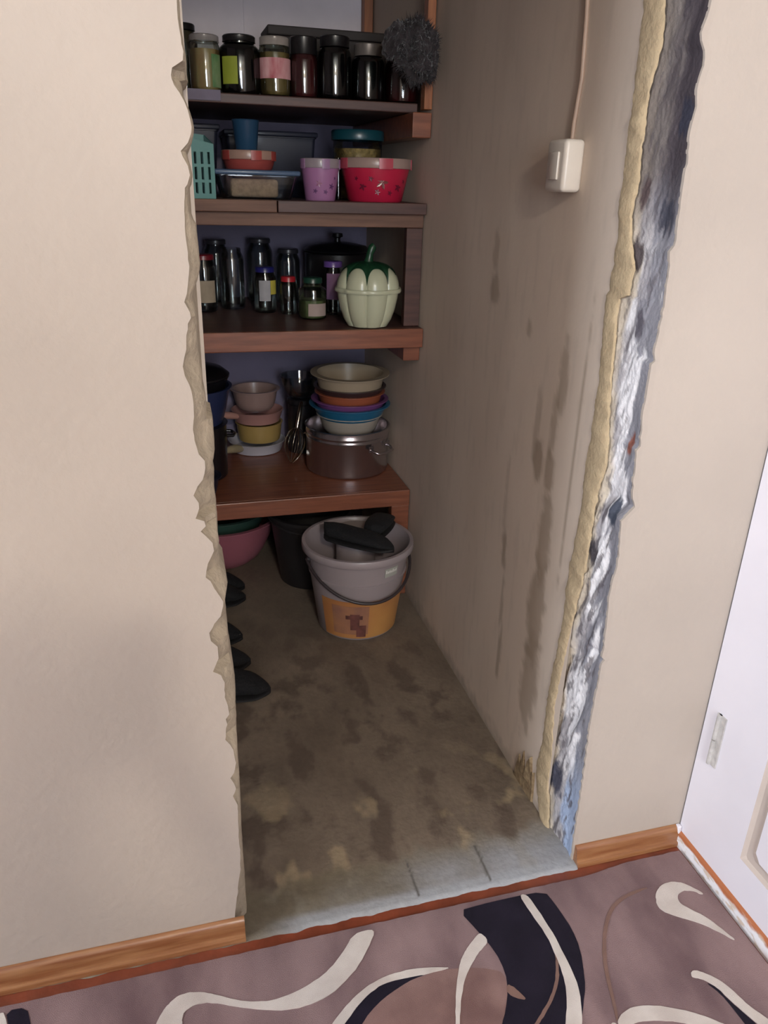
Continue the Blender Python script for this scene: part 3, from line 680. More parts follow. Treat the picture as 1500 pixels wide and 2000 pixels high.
def bowl(label, x, y, z, r, h, m, name='bowl', cat='bowl', foot=0.62, rim=0.010, flare=1.0, th=0.003, group=None, curve=0.5, parent=None, seg=48):
    """open bowl or basin with wall thickness and rolled rim"""
    rf = r*foot; pts = []
    n = 8
    for i in range(n+1):
        t = i/n
        rr = rf+(r-rim-rf)*(t**curve); pts.append((rr, h*t))
    out = [(0, 0.0015), (rf*0.9, 0.0)] + pts
    out += [(r-0.001, h-0.0005), (r, h-0.002+0.0015), (r, h+0.0025), (r-rim*0.6, h+0.003)]
    inn = [(max(0.001, a-th), max(b, 0.0)+th*0.9) for a, b in pts]
    out += inn[::-1] + [(0, th)]
    return obj(name, lathe(out, seg), m, parent, smooth=True) if parent else tag_loc(obj(name, lathe(out, seg), m, smooth=True), label, cat, group, (x, y, z))
def tag_loc(o, label, cat, group, loc):
    o.location = loc
    return tag(o, label, cat, group)

# ------------------------------------------------------------------ top shelf: filled jars
lid_black = mat('black_tin_lid', (20, 18, 20), 0.35, (20, 0.1), coat=0.2)
lid_grey = mat('grey_tin_lid', (120, 112, 106), 0.4, (20, 0.1), metal=0.4)
juice_black = mat('blackberry_preserve', (12, 9, 14), 0.25, (16, 0.3))
juice_red = mat('red_preserve', (92, 30, 34), 0.3, (10, 0.2), col2=(66, 20, 26))
juice_dred = mat('dark_red_preserve', (78, 18, 20), 0.3, (10, 0.3), col2=(46, 12, 16))
salad = mat('mixed_vegetable_preserve', (176, 160, 108), 0.45, (26, 0.3), col2=(160, 118, 78), stretch=(1, 1, 0.5))
pick = mat('pickled_garlic_preserve', (150, 124, 76), 0.45, (24, 0.3), col2=(104, 84, 44), stretch=(1.6, 1.6, 0.35))
olive = mat('brown_green_preserve', (70, 58, 34), 0.4, (22, 0.3), col2=(40, 32, 22))
pink_paper = mat('pink_white_label', (206, 160, 160), 0.7, (40, 0.2), col2=(170, 84, 92), stretch=(1, 1, 0.3))
green_paper = mat('green_slice_label', (120, 140, 100), 0.7, (40, 0.2), col2=(60, 110, 60), stretch=(1, 1, 0.4))
lime_paper = mat('lime_label', (150, 160, 50), 0.7, (14, 0.1))
G1 = 'filled preserve jars on the top shelf'
jar('tall brown-green jar, leftmost on the top shelf beside the plaster edge', 0.117, 1.52, S1, 0.042, 0.190, lid_black, olive, 0.9, group=G1)
jar('jar of pale mixed vegetables with a clear top on the top shelf', 0.171, 1.415, S1, 0.0445, 0.150, mat('clear_glass_lid', (150, 142, 138), 0.2, (8, 0.05), alpha_t=0.35), salad, 0.80, [(green_paper, -70, -25, 0.10, 0.66)], group=G1, neck=0.86, sh=0.82)
jar('big black jar with a lime green label on its left side', 0.272, 1.43, S1, 0.060, 0.157, lid_black, juice_black, 0.95, [(lime_paper, -150, -102, 0.17, 0.62)], group=G1, neck=0.72, sh=0.78)
jar('jar of yellowish pickles with a pink and white label', 0.374, 1.42, S1, 0.046, 0.158, mat('pale_glass_lid', (168, 158, 150), 0.2, (8, 0.05), alpha_t=0.3), pick, 0.80, [(pink_paper, -165, -15, 0.30, 0.64)], group=G1, neck=0.86, sh=0.84, lid_h=0.024)
jar('red preserve jar with a tall black lid', 0.462, 1.425, S1, 0.0435, 0.165, lid_black, juice_red, 0.95, group=G1, lid_h=0.048, neck=0.84, sh=0.74)
jar('black preserve jar with black lid, fourth jar from the right', 0.556, 1.42, S1, 0.0500, 0.172, lid_black, juice_black, 0.95, group=G1, lid_h=0.030, neck=0.80, sh=0.78)
jar('black preserve jar with a grey metal lid', 0.660, 1.42, S1, 0.0510, 0.158, lid_grey, juice_black, 0.95, group=G1, lid_h=0.034, neck=0.76, sh=0.76)
jar('wide dark red preserve jar below the grey fluffy hat', 0.769, 1.415, S1, 0.0545, 0.140, lid_black, juice_dred, 0.95, group=G1, neck=0.84, sh=0.82)
# dark box behind the jars
t = thing('storage_box', 'long dark lidded box behind the jars on the top shelf', 'box', (0.572, 1.66, S1))
kb = mat('dark_brown_card', (46, 38, 36), 0.7, (10, 0.15))
obj('box_body', box(-0.19, 0.19, -0.08, 0.08, 0.0, 0.188, 0.004), kb, t)
obj('box_lid', box(-0.195, 0.195, -0.085, 0.085, 0.1885, 0.215, 0.004), kb, t)
# grey fluffy thing hanging over the jar
def fluffy():
    t = thing('fluffy_hat', 'grey fluffy hat hanging on the upright batten by the rightmost top jar', 'hat', (0.738, 1.212, S1+0.118))
    fm = mat('grey_fluff', (62, 56, 58), 0.95, (40, 0.35), (60, 1.0), spec=0.05, sheen=0.3)
    bm = bmesh.new()
    bmesh.ops.create_icosphere(bm, subdivisions=5, radius=1.0)
    for v in bm.verts:
        d = v.co.normalized(); q = d*2.1
        n = 1 + 0.22*fbm(q.x+3, q.y, q.z, 3) + 0.13*fbm(d.x*8, d.y*8, d.z*8+2, 4)
        v.co = Vector((d.x*0.066*n, d.y*0.058*n, d.z*0.078*n))
        v.co.x += 0.012 - 0.10*v.co.z
        if v.co.x > 0.070: v.co.x = 0.070 + (v.co.x-0.070)*0.12
        if v.co.y > 0.060: v.co.y = 0.060 + (v.co.y-0.060)*0.12
    obj('crown', bm, fm, t, smooth=True)
    rnd = random.Random(5)
    fb = bmesh.new()
    for i in range(1300):
        d = Vector((rnd.gauss(0, 1), rnd.gauss(0, 1), rnd.gauss(0, 1))).normalized()
        q = d*2.1
        n = 1 + 0.22*fbm(q.x+3, q.y, q.z, 3)
        p = Vector((d.x*0.064*n, d.y*0.056*n, d.z*0.076*n)); p.x += 0.012-0.10*p.z
        if p.x > 0.068 or p.y > 0.056: continue
        e = p + d*(0.010+0.012*rnd.random()) + Vector((rnd.uniform(-.006, .006), rnd.uniform(-.006, .006), rnd.uniform(-.006, .006)))
        e.x = min(e.x, 0.074); e.y = min(e.y, 0.066)
        s_ = d.cross(Vector((rnd.random(), rnd.random(), rnd.random()))).normalized()*0.0013
        fb.faces.new([fb.verts.new(p-s_), fb.verts.new(p+s_), fb.verts.new(e)])
    o = obj('fluff', fb, fm, t); o['kind'] = 'stuff'
    # drooping ear / tie on the left
    bm = bmesh.new(); bmesh.ops.create_icosphere(bm, subdivisions=4, radius=1.0)
    for v in bm.verts:
        d = v.co.normalized()
        n = 1 + 0.25*fbm(d.x*3, d.y*3, d.z*3+8, 4)
        v.co = Vector((d.x*0.030*n-0.056+d.z*0.012, d.y*0.03*n, d.z*0.048*n+0.024))
    obj('ear_flap', bm, fm, t, smooth=True)
fluffy()
pp_ = obj('paper_sheet', box(0.085, 0.205, 1.3395, 1.3435, S1-0.022, S1+0.006, 0.001), mat('grey_lilac_paper', (120, 112, 128), 0.8, (20, 0.1)))
bm = bmesh.new(); bm.from_mesh(pp_.data); add_box(bm, 0.085, 0.205, 1.3435, 1.365, S1+0.0005, S1+0.0025); bm.to_mesh(pp_.data); bm.free()
tag(pp_, 'greyish lilac paper folded over the left end of the top shelf', 'paper')

# ------------------------------------------------------------------ second shelf: plastic tubs and pots
def basket():
    t = thing('slotted_basket', 'turquoise plastic basket with slotted side and slanting top, at left', 'basket', (0.112, 1.375, S2), math.radians(8))
    m = plastic('turquoise', (82, 150, 144), 0.45)
    W_, D_ = 0.055, 0.062
    zf, zb = 0.150, 0.182
    th = 0.003
    def panel(p00, p10, ztop0, ztop1, cols, name):
        # wall from p00 to p10 with rows of long slots punched through
        bm = bmesh.new()
        a = Vector(p00); b = Vector(p10); d = b-a; L_ = d.length; d.normalize(); nrm = Vector((d.y, -d.x, 0))
        nx = cols*2+1; xs = []
        sw_ = L_/(cols*2.9+1); gap = (L_-sw_*cols)/(cols+1)
        xs = [0]
        for c in range(cols): xs += [gap*(c+1)+sw_*c, gap*(c+1)+sw_*(c+1)]
        xs.append(L_)
        rows = [0.0, 0.014, 0.044, 0.052, 0.086, 0.094, 0.126]
        def P(u, z, off):
            q = a+d*u - nrm*off
            return (q.x, q.y, z)
        def ztop(u): return ztop0+(ztop1-ztop0)*u/L_
        for i in range(len(xs)-1):
            slotc = i % 2 == 1
            for r in range(len(rows)):
                z0 = rows[r]; last = r == len(rows)-1
                shift = 0.012 if (i//2) % 2 else 0.0
                if slotc and r in (1, 3, 5) and not last: continue
                for off in (0, th):
                    z1a = ztop(xs[i]) if last else rows[r+1]; z1b = ztop(xs[i+1]) if last else rows[r+1]
                    quad(bm, P(xs[i], z0, off), P(xs[i+1], z0, off), P(xs[i+1], z1b, off), P(xs[i], z1a, off))
        # slot reveals
        for i in range(len(xs)-1):
            if i % 2 == 1:
                for r in (1, 3, 5):
                    z0, z1 = rows[r], rows[r+1]; x0, x1 = xs[i], xs[i+1]
                    quad(bm, P(x0, z0, 0), P(x1, z0, 0), P(x1, z0, th), P(x0, z0, th)); quad(bm, P(x0, z1, 0), P(x1, z1, 0), P(x1, z1, th), P(x0, z1, th))
                    quad(bm, P(x0, z0, 0), P(x0, z1, 0), P(x0, z1, th), P(x0, z0, th)); quad(bm, P(x1, z0, 0), P(x1, z1, 0), P(x1, z1, th), P(x1, z0, th))
        quad(bm, P(0, ztop0, 0), P(L_, ztop1, 0), P(L_, ztop1, th), P(0, ztop0, th))
        bmesh.ops.remove_doubles(bm, verts=bm.verts, dist=0.00005)
        obj(name, bm, m, t)
    panel((-W_, -D_, 0), (W_, -D_, 0), 0.172, 0.148, 5, 'slotted_side')
    panel((W_, -D_, 0), (W_, D_, 0), 0.148, 0.176, 4, 'slotted_side')
    panel((W_, D_, 0), (-W_, D_, 0), 0.176, 0.186, 5, 'slotted_side')
    panel((-W_, D_, 0), (-W_, -D_, 0), 0.186, 0.172, 4, 'slotted_side')
    obj('bottom', box(-W_+0.002, W_-0.002, -D_+0.002, D_-0.002, 0.0, 0.003), m, t)
basket()
def rounded_tub(w_, d_, h, taper, m, bev=0.012, th=0.002):
    """rectangular open tub with rounded corners, tapering to the bottom"""
    bm = bmesh.new()
    def ring(wx, wy, z, r):
        v = []
        for cx_, cy_, a0 in ((wx-r, wy-r, 0), (-wx+r, wy-r, 90), (-wx+r, -wy+r, 180), (wx-r, -wy+r, 270)):
            for k in range(5):
                a = math.radians(a0+22.5*k); v.append(bm.verts.new((cx_+r*math.cos(a), cy_+r*math.sin(a), z)))
        return v
    R = [ring(w_*taper*0.97, d_*taper*0.97, 0, bev), ring(w_*taper, d_*taper, 0.004, bev), ring(w_, d_, h-0.004, bev), ring(w_+0.004, d_+0.004, h-0.003, bev), ring(w_+0.004, d_+0.004, h, bev), ring(w_-th, d_-th, h, bev), ring(w_*taper-th, d_*taper-th, 0.004, bev)]
    bm.faces.new(R[0][::-1])
    for p, q in zip(R, R[1:]):
        n = len(p)
        for k in range(n): bm.faces.new((p[k], p[(k+1) % n], q[(k+1) % n], q[k]))
    bm.faces.new(R[-1])
    return bm
clear_pl = glass('clear_plastic', (230, 234, 238), 0.02)
t = thing('food_box', 'clear food box with translucent blue lid and beige contents', 'food container', (0.306, 1.435, S2))
obj('box_body', rounded_tub(0.122, 0.075, 0.068, 0.86, None), clear_pl, t, smooth=True)
obj('contents', box(-0.082, 0.064, -0.061, 0.055, 0.0055, 0.058, 0.01, 3), mat('beige_grains', (232, 190, 148), 0.8, (90, 0.15), (150, 0.3)), t, smooth=True)
obj('lid', box(-0.130, 0.130, -0.083, 0.083, 0.0685, 0.083, 0.005, 3), mat('blue_translucent_lid', (84, 106, 136), 0.3, (6, 0.05), alpha_t=0.25), t, smooth=True)
def banded_pot(label, name, x, y, z, r0, r1, h, body, rimc, tab, band, tabs, prints=None, cat='pot', group=None):
    """tapered plastic pot: body, pale lid band with coloured tabs"""
    t = thing(name, label, cat, (x, y, z), 0, group)
    hb = h-band
    obj('pot_body', lathe([(0, 0.001), (r0*0.95, 0), (r0, 0.004), (r0+(r1-r0)*0.97, hb), (r1*0.95, hb+0.001), (0, hb+0.001)], 48), body, t, smooth=True)
    obj('lid', lathe([(r1*0.95, hb), (r1*1.03, hb+0.0005), (r1*1.04, hb+0.003), (r1*1.04, h-0.004), (r1*1.02, h-0.001), (r1*0.96, h), (r1*0.92, h-0.004), (0, h-0.004)], 48), rimc, t, smooth=True)
    for a in tabs: obj('lid_clip', arc_patch(r1*1.045, a-11, a+11, hb-0.002, h-0.002, 6, 0.0025), tab, t, smooth=True)
    for (a, zz, s_, m) in (prints or []):
        rr = r0+(r1-r0)*zz/hb*0.97+0.0006
        # little five-petalled flower print wrapped on the pot
        bm = bmesh.new(); c = bm.verts.new((rr*math.cos(math.radians(a)), rr*math.sin(math.radians(a)), zz)); V = []
        for k in range(20):
            q = 2*PI*k/20; s2 = s_*(0.65+0.35*math.cos(5*q))
            aa = math.radians(a)+s2*math.cos(q)/rr
            V.append(bm.verts.new(((rr+0.0004)*math.cos(aa), (rr+0.0004)*math.sin(aa), zz+s2*math.sin(q))))
        for k in range(20): bm.faces.new((c, V[k], V[(k+1) % 20]))
        obj('flower_print', bm, m, t)
    return t
cream_pl = plastic('cream_band', (184, 156, 146))
crim = plastic('crimson', (212, 36, 74)); crim_d = plastic('dark_crimson_print', (120, 18, 50)); olive_p = plastic('olive_print', (140, 66, 66))
lil = plastic('lilac', (190, 132, 180)); lil_d = plastic('dark_lilac_print', (108, 62, 116))
banded_pot('crimson plastic pot with flower prints and a cream lid band', 'plastic_pot', 0.690, 1.418, S2, 0.088, 0.110, 0.128, crim, cream_pl, plastic('pink_clip', (204, 84, 100)), 0.030, (-165, -88, -15, 90), [(-128, 0.045, 0.014, crim_d), (-58, 0.045, 0.015, crim_d), (-112, 0.068, 0.010, crim_d), (-92, 0.058, 0.022, olive_p), (-100, 0.030, 0.010, crim_d), (-75, 0.028, 0.009, crim_d), (-44, 0.062, 0.008, crim_d), (-140, 0.068, 0.008, crim_d)])
banded_pot('lilac plastic pot with flower prints and pale lid, behind the clear box', 'plastic_pot', 0.508, 1.412, S2, 0.048, 0.060, 0.122, lil, plastic('pale_lilac_band', (172, 158, 164)), plastic('lilac_clip', (178, 136, 176)), 0.028, (-160, -84, -20), [(-60, 0.042, 0.011, lil_d), (-105, 0.050, 0.012, plastic('rose_print', (170, 106, 140))), (-82, 0.026, 0.008, lil_d), (-48, 0.066, 0.006, lil_d), (-118, 0.028, 0.008, lil_d)])
banded_pot('low red tub with cream lid band stacked on the clear food box', 'plastic_tub', 0.288, 1.435, S2+0.0835, 0.072, 0.080, 0.054, plastic('coral_red', (172, 78, 72)), plastic('peach_band', (184, 148, 132)), plastic('red_clip', (180, 76, 70)), 0.026, (-150, -80, -30), None, cat='tub')
o = obj('plastic_beaker', lathe([(0, 0.001), (0.030, 0), (0.033, 0.004), (0.040, 0.082), (0.042, 0.086), (0.040, 0.088), (0.037, 0.084), (0.030, 0.006), (0, 0.005)], 36), mat('plastic_blue_translucent', (42, 76, 106), 0.3, (6, 0.08), alpha_t=0.1), smooth=True)
tag_loc(o, 'translucent blue beaker standing on the low red tub', 'beaker', None, (0.283, 1.44, S2+0.0835+0.051))
t = thing('storage_canister', 'clear canister with teal lid and yellowish contents behind the crimson pot', 'canister', (0.680, 1.625, S2))
obj('canister_body', lathe([(0, 0.001), (0.078, 0), (0.082, 0.006), (0.084, 0.185), (0.080, 0.190)], 40), clear_pl, t, smooth=True)
obj('contents', lathe([(0, 0.004), (0.076, 0.004), (0.079, 0.010), (0.080, 0.160), (0, 0.162)], 36), mat('yellow_pasta', (190, 160, 96), 0.7, (60, 0.3), (100, 0.6)), t, smooth=True)
obj('lid', lathe([(0.080, 0.186), (0.089, 0.186), (0.090, 0.190), (0.090, 0.212), (0.086, 0.217), (0.04, 0.214), (0, 0.214)], 40), plastic('teal', (24, 78, 90)), t, smooth=True)
t = thing('storage_tub', 'dark navy plastic tub at the back left of the second shelf', 'tub', (0.08, 1.70, S2))
nav = plastic('navy', (26, 28, 48), 0.5)
obj('tub_body', rounded_tub(0.13, 0.10, 0.20, 0.9, None), nav, t, smooth=True); obj('lid', box(-0.138, 0.138, -0.108, 0.108, 0.2005, 0.216, 0.005), nav, t, smooth=True)
t = thing('storage_tub', 'added dark slate blue lidded tub standing in for shade at the back centre of the second shelf', 'tub', (0.405, 1.86, S2))  # made-up tub, darkens the shaded back wall behind the pots
slt = plastic('slate', (40, 42, 62), 0.5)
obj('tub_body', rounded_tub(0.155, 0.10, 0.195, 0.92, None), slt, t, smooth=True); obj('lid', box(-0.163, 0.163, -0.108, 0.108, 0.1955, 0.212, 0.005), slt, t, smooth=True)
jar('slim dark bottle between the lilac and the crimson pot', 0.573, 1.44, S2, 0.0085, 0.128, lid_black, juice_black, 0.8, name='bottle', lid_h=0.02, neck=0.6)['category'] = 'bottle'

# ------------------------------------------------------------------ third shelf: empty jars and the pumpkin box
def wax(n, c): return mat(n, c, 0.35, (15, 0.08), coat=0.2)
lab_w = mat('white_paper_label', (168, 166, 170), 0.7, (30, 0.06)); lab_y = mat('yellow_paper_label', (190, 176, 70), 0.7, (30, 0.1)); lab_b = mat('beige_paper_label', (176, 160, 138), 0.75, (20, 0.1))
lab_l = mat('lilac_paper_label', (150, 112, 150), 0.7, (20, 0.1)); lab_g = mat('green_leaf_label', (96, 112, 66), 0.7, (30, 0.25), col2=(130, 130, 90)); lab_p = mat('cream_pink_label', (172, 152, 144), 0.7, (24, 0.08))
G3 = 'glass jars on the third shelf'
jar('glass jar with red lid and beige label, leftmost on the third shelf', 0.144, 1.715, S3, 0.044, 0.198, wax('lid_dark_red', (120, 26, 38)), None, paper=[(lab_b, -140, -40, 0.18, 0.56)], group=G3)
jar('tall clear lidless glass jar, second from left on the third shelf', 0.248, 1.77, S3, 0.044, 0.215, None, None, group=G3)
jar('tall clear glass jar at the back, behind the blue-lidded one', 0.372, 1.955, S3, 0.050, 0.238, wax('lid_smoke', (52, 50, 56)), None, group=G3)
jar('glass jar with blue lid and white and yellow label', 0.355, 1.672, S3, 0.040, 0.160, wax('lid_blue', (34, 34, 104)), None, paper=[(lab_w, -128, -70, 0.28, 0.72), (lab_y, -69, -30, 0.42, 0.72)], group=G3)
jar('small glass jar with a bright red lid', 0.432, 1.625, S3, 0.030, 0.132, wax('lid_red', (170, 34, 44)), None, group=G3)
jar('squat jar with dark green lid, green contents and cream label', 0.500, 1.520, S3, 0.049, 0.140, wax('lid_green', (24, 62, 48)), lab_g, 0.50, paper=[(lab_p, -118, -38, 0.10, 0.40)], group=G3, neck=0.62, sh=0.72)
jar('slim bottle jar with lilac lid and lilac label', 0.589, 1.600, S3, 0.029, 0.186, wax('lid_lilac', (104, 74, 146)), None, paper=[(lab_l, -150, -40, 0.30, 0.78)], group=G3, neck=0.82, lid_h=0.020, lid_r=0.033)
jar('glass jar with a white lid behind the pumpkin box', 0.757, 1.60, S3, 0.045, 0.150, wax('lid_white', (196, 188, 190)), None, group=G3)
jar('dark glass jar at the back left of the third shelf', 0.205, 1.96, S3, 0.047, 0.232, wax('lid_smoke', (52, 50, 56)), None, group=G3)
jar('dark glass jar at the back, between the red-lidded and the lilac-lidded jar', 0.475, 1.90, S3, 0.046, 0.205, wax('lid_smoke', (52, 50, 56)), None, group=G3)
t = thing('stock_pot', 'big black pot in the dark at the back of the third shelf', 'pot', (0.665, 1.88, S3))
enam = mat('black_enamel', (24, 22, 26), 0.35, (12, 0.2), coat=0.3)
obj('pot_body', lathe([(0, 0.001), (0.118, 0), (0.124, 0.006), (0.126, 0.19), (0.131, 0.194), (0.120, 0.196), (0, 0.194)], 40), enam, t, smooth=True)
obj('pot_lid', lathe([(0.130, 0.1965), (0.132, 0.202), (0.11, 0.218), (0.05, 0.230), (0.012, 0.232), (0.012, 0.245), (0.022, 0.250), (0.020, 0.262), (0, 0.264)], 40), enam, t, smooth=True)
def pumpkin():
    t = thing('pumpkin_box', 'pale green pumpkin-shaped plastic box with dark green leaf cap', 'box', (0.655, 1.350, S3), math.radians(6)); t.scale = (1.06, 1.06, 1.26)
    m = plastic('pale_green', (218, 220, 188), 0.3); gm = plastic('dark_green', (24, 70, 44), 0.4)
    NL = 8
    def lobe(a): return abs(math.cos(NL*a/2+PI/2*0))**0.55
    def fn(depth):
        def f(r, z, a):
            return (r*(1-depth*(1-lobe(a))), z)
        return f
    R_ = 0.100
    lower = [(0, 0.003), (0.050, 0.0), (0.064, 0.003), (0.078, 0.022), (0.089, 0.048), (0.096, 0.075), (0.099, 0.091), (0.096, 0.092), (0, 0.090)]
    obj('lower_half', lathe(lower, 128, fn(0.10)), m, t, smooth=True)
    obj('seam_rim', lathe([(0.094, 0.0905), (0.104, 0.0905), (0.106, 0.0935), (0.1055, 0.098), (0.103, 0.101), (0.094, 0.101)], 96, fn(0.035)), m, t, smooth=True)
    dome = []
    for i in range(13):
        a = PI/2*i/12
        dome.append((max(0.0, 0.1005*math.cos(a)**0.75), 0.1012+0.062*math.sin(a)))
    dome[-1] = (0, dome[-1][1])
    dfn = fn(0.11)
    obj('upper_half', lathe(dome, 128, dfn), m, t, smooth=True)
    # leaf cap: star whose tips run down the grooves
    bm = bmesh.new(); n = 128; rings = []
    for k in range(9):
        ring = []
        for i in range(n):
            a = 2*PI*i/n
            tip = (1-lobe(a))**1.3
            ext = 0.42 + 0.50*tip      # how far down the dome the cap reaches
            q = ext*(k/8)              # 0 at crown
            ang = PI/2*(1-q)
            r = 0.1005*math.cos(ang)**0.75 if ang < PI/2-1e-6 else 0.0
            r2, _ = dfn(r, 0, a)
            ring.append(bm.verts.new(((r2+0.0014)*math.cos(a), (r2+0.0014)*math.sin(a), 0.1030+0.062*math.sin(ang))))
        rings.append(ring)
    for p, q in zip(rings, rings[1:]):
        for i in range(n): bm.faces.new((p[i], p[(i+1) % n], q[(i+1) % n], q[i]))
    obj('leaf_cap', bm, gm, t, smooth=True)
    obj('stem', tube([(0, 0, 0.160), (0.002, 0, 0.172), (0.004, -0.002, 0.186), (0.010, -0.004, 0.198), (0.016, -0.004, 0.204)], [0.017, 0.012, 0.0105, 0.012, 0.009], 14), gm, t, smooth=True)
pumpkin()

# ------------------------------------------------------------------ lowest shelf: pots and bowls
steel = mat('brushed_steel', (188, 180, 182), 0.22, (6, 0.06), metal=0.95)
t = thing('saucepan', 'stainless steel pot holding a stack of coloured bowls', 'pot', (0.655, 1.640, S4), math.radians(-12))
RP, HP = 0.162, 0.180
obj('pot_body', lathe([(0, 0.001), (RP-0.012, 0), (RP-0.003, 0.004), (RP, 0.012), (RP, HP-0.045), (RP+0.0015, HP-0.043), (RP+0.0015, HP-0.036), (RP, HP-0.034), (RP, HP-0.028), (RP+0.0015, HP-0.026), (RP+0.0015, HP-0.020), (RP, HP-0.018), (RP, HP-0.003), (RP+0.005, HP), (RP-0.001, HP+0.0015), (RP-0.003, HP-0.003), (RP-0.003, 0.012), (RP-0.01, 0.004), (0, 0.004)], 64), steel, t, smooth=True)
def loop_handle(ang):
    a = math.radians(ang); ca, sa = math.cos(a), math.sin(a)
    def P(rad, tan, z): return (rad*ca-tan*sa, rad*sa+tan*ca, z)
    bm = tube([P(RP-0.001, -0.048, 0.118), P(RP+0.016, -0.050, 0.113), P(RP+0.034, -0.040, 0.106), P(RP+0.040, 0, 0.104), P(RP+0.034, 0.040, 0.106), P(RP+0.016, 0.050, 0.113), P(RP-0.001, 0.048, 0.118)], 0.0055, 10)
    hd = obj('handle', bm, steel, t, smooth=True)
    for s_ in (-0.048, 0.048):
        b2 = bmesh.new()
        q = [P(RP-0.0005, s_-0.012, 0.108), P(RP-0.0005, s_+0.012, 0.108), P(RP-0.0005, s_+0.012, 0.132), P(RP-0.0005, s_-0.012, 0.132)]
        q2 = [P(RP+0.004, s_-0.011, 0.109), P(RP+0.004, s_+0.011, 0.109), P(RP+0.004, s_+0.011, 0.131), P(RP+0.004, s_-0.011, 0.131)]
        A = [b2.verts.new(p) for p in q]; D = [b2.verts.new(p) for p in q2]
        b2.faces.new(D)
        for k in range(4): b2.faces.new((A[k], A[(k+1) % 4], D[(k+1) % 4], D[k]))
        obj('handle_bracket', b2, steel, hd)
loop_handle(-42); loop_handle(138)
GB = 'bowls stacked on the steel pot'
sx, sy, sz = 0.664, 1.640, S4+HP
bowl('white bowl at the bottom of the bowl stack, sitting in the steel pot', sx, sy, sz-0.028, 0.130, 0.070, plastic('warm_white', (186, 176, 164)), foot=0.70, group=GB)
bowl('wide blue plastic bowl in the stack on the steel pot', sx, sy, sz+0.020, 0.158, 0.062, plastic('blue', (38, 112, 152)), foot=0.62, group=GB, rim=0.014)
bowl('purple plastic bowl nested above the wide blue one', sx, sy, sz+0.034, 0.150, 0.068, plastic('purple', (134, 80, 142)), foot=0.62, group=GB, rim=0.012)
bowl('orange brown bowl nested in the purple one', sx, sy, sz+0.050, 0.136, 0.080, plastic('orange', (178, 98, 68)), foot=0.62, group=GB)
bowl('dark brown bowl just under the cream bowl', sx, sy, sz+0.078, 0.140, 0.074, plastic('dark_brown', (62, 42, 44)), foot=0.60, group=GB)
o = bowl('cream oval bowl with a broad rim on top of the bowl stack', sx, sy, sz+0.104, 0.152, 0.098, plastic('cream', (182, 164, 140)), foot=0.66, group=GB, rim=0.022, curve=0.42)
o.rotation_euler = (math.radians(1.5), 0, 0)

def pan(label, x, y, z, r, h, body, hand, ang, hl, name='frying_pan', group=None, hr=0.010, rise=0.02):
    t = thing(name, label, 'pan', (x, y, z), 0, group)
    obj('pan_body', lathe([(0, 0.001), (r*0.80, 0), (r*0.86, 0.003), (r, h-0.002), (r+0.002, h), (r-0.002, h+0.001), (r*0.85, 0.006), (0, 0.005)], 44), body, t, smooth=True)
    a = math.radians(ang); d = Vector((math.cos(a), math.sin(a), 0))
    pts = []; rs = []
    for k in range(9):
        u = k/8; p = d*(r*0.97+hl*u); p.z = h*0.72+rise*math.sin(u*PI*0.55); pts.append(p); rs.append(hr*(0.7+0.55*math.sin(PI*min(1, 0.15+u*0.9))))
    obj('handle', tube(pts, rs, 12), hand, t, smooth=True)
    return t
GP = 'stacked pans on the lowest shelf'
cx_, cy_ = 0.330, 1.925
pan('white pan with a cream handle at the bottom of the pan stack', cx_, cy_, S4, 0.118, 0.046, mat('white_enamel', (196, 194, 204), 0.25, (8, 0.04), coat=0.4), plastic('cream_handle', (178, 164, 132)), 229, 0.11, group=GP, hr=0.014)
o = bowl('yellow pot in the middle of the pan stack', cx_+0.012, cy_, S4+0.049, 0.098, 0.072, plastic('mustard', (190, 160, 96)), name='cooking_pot', cat='pot', foot=0.86, rim=0.004, curve=0.7)
pan('pink pan with a pink handle above the yellow pot', cx_+0.006, cy_, S4+0.126, 0.106, 0.050, plastic('rose_pink', (200, 150, 144)), plastic('pink_handle', (212, 160, 148)), 212, 0.11, group=GP, hr=0.012)
bowl('pale pink bowl on top of the pan stack', cx_, cy_, S4+0.182, 0.102, 0.080, plastic('pale_pink', (172, 144, 138)), foot=0.66)
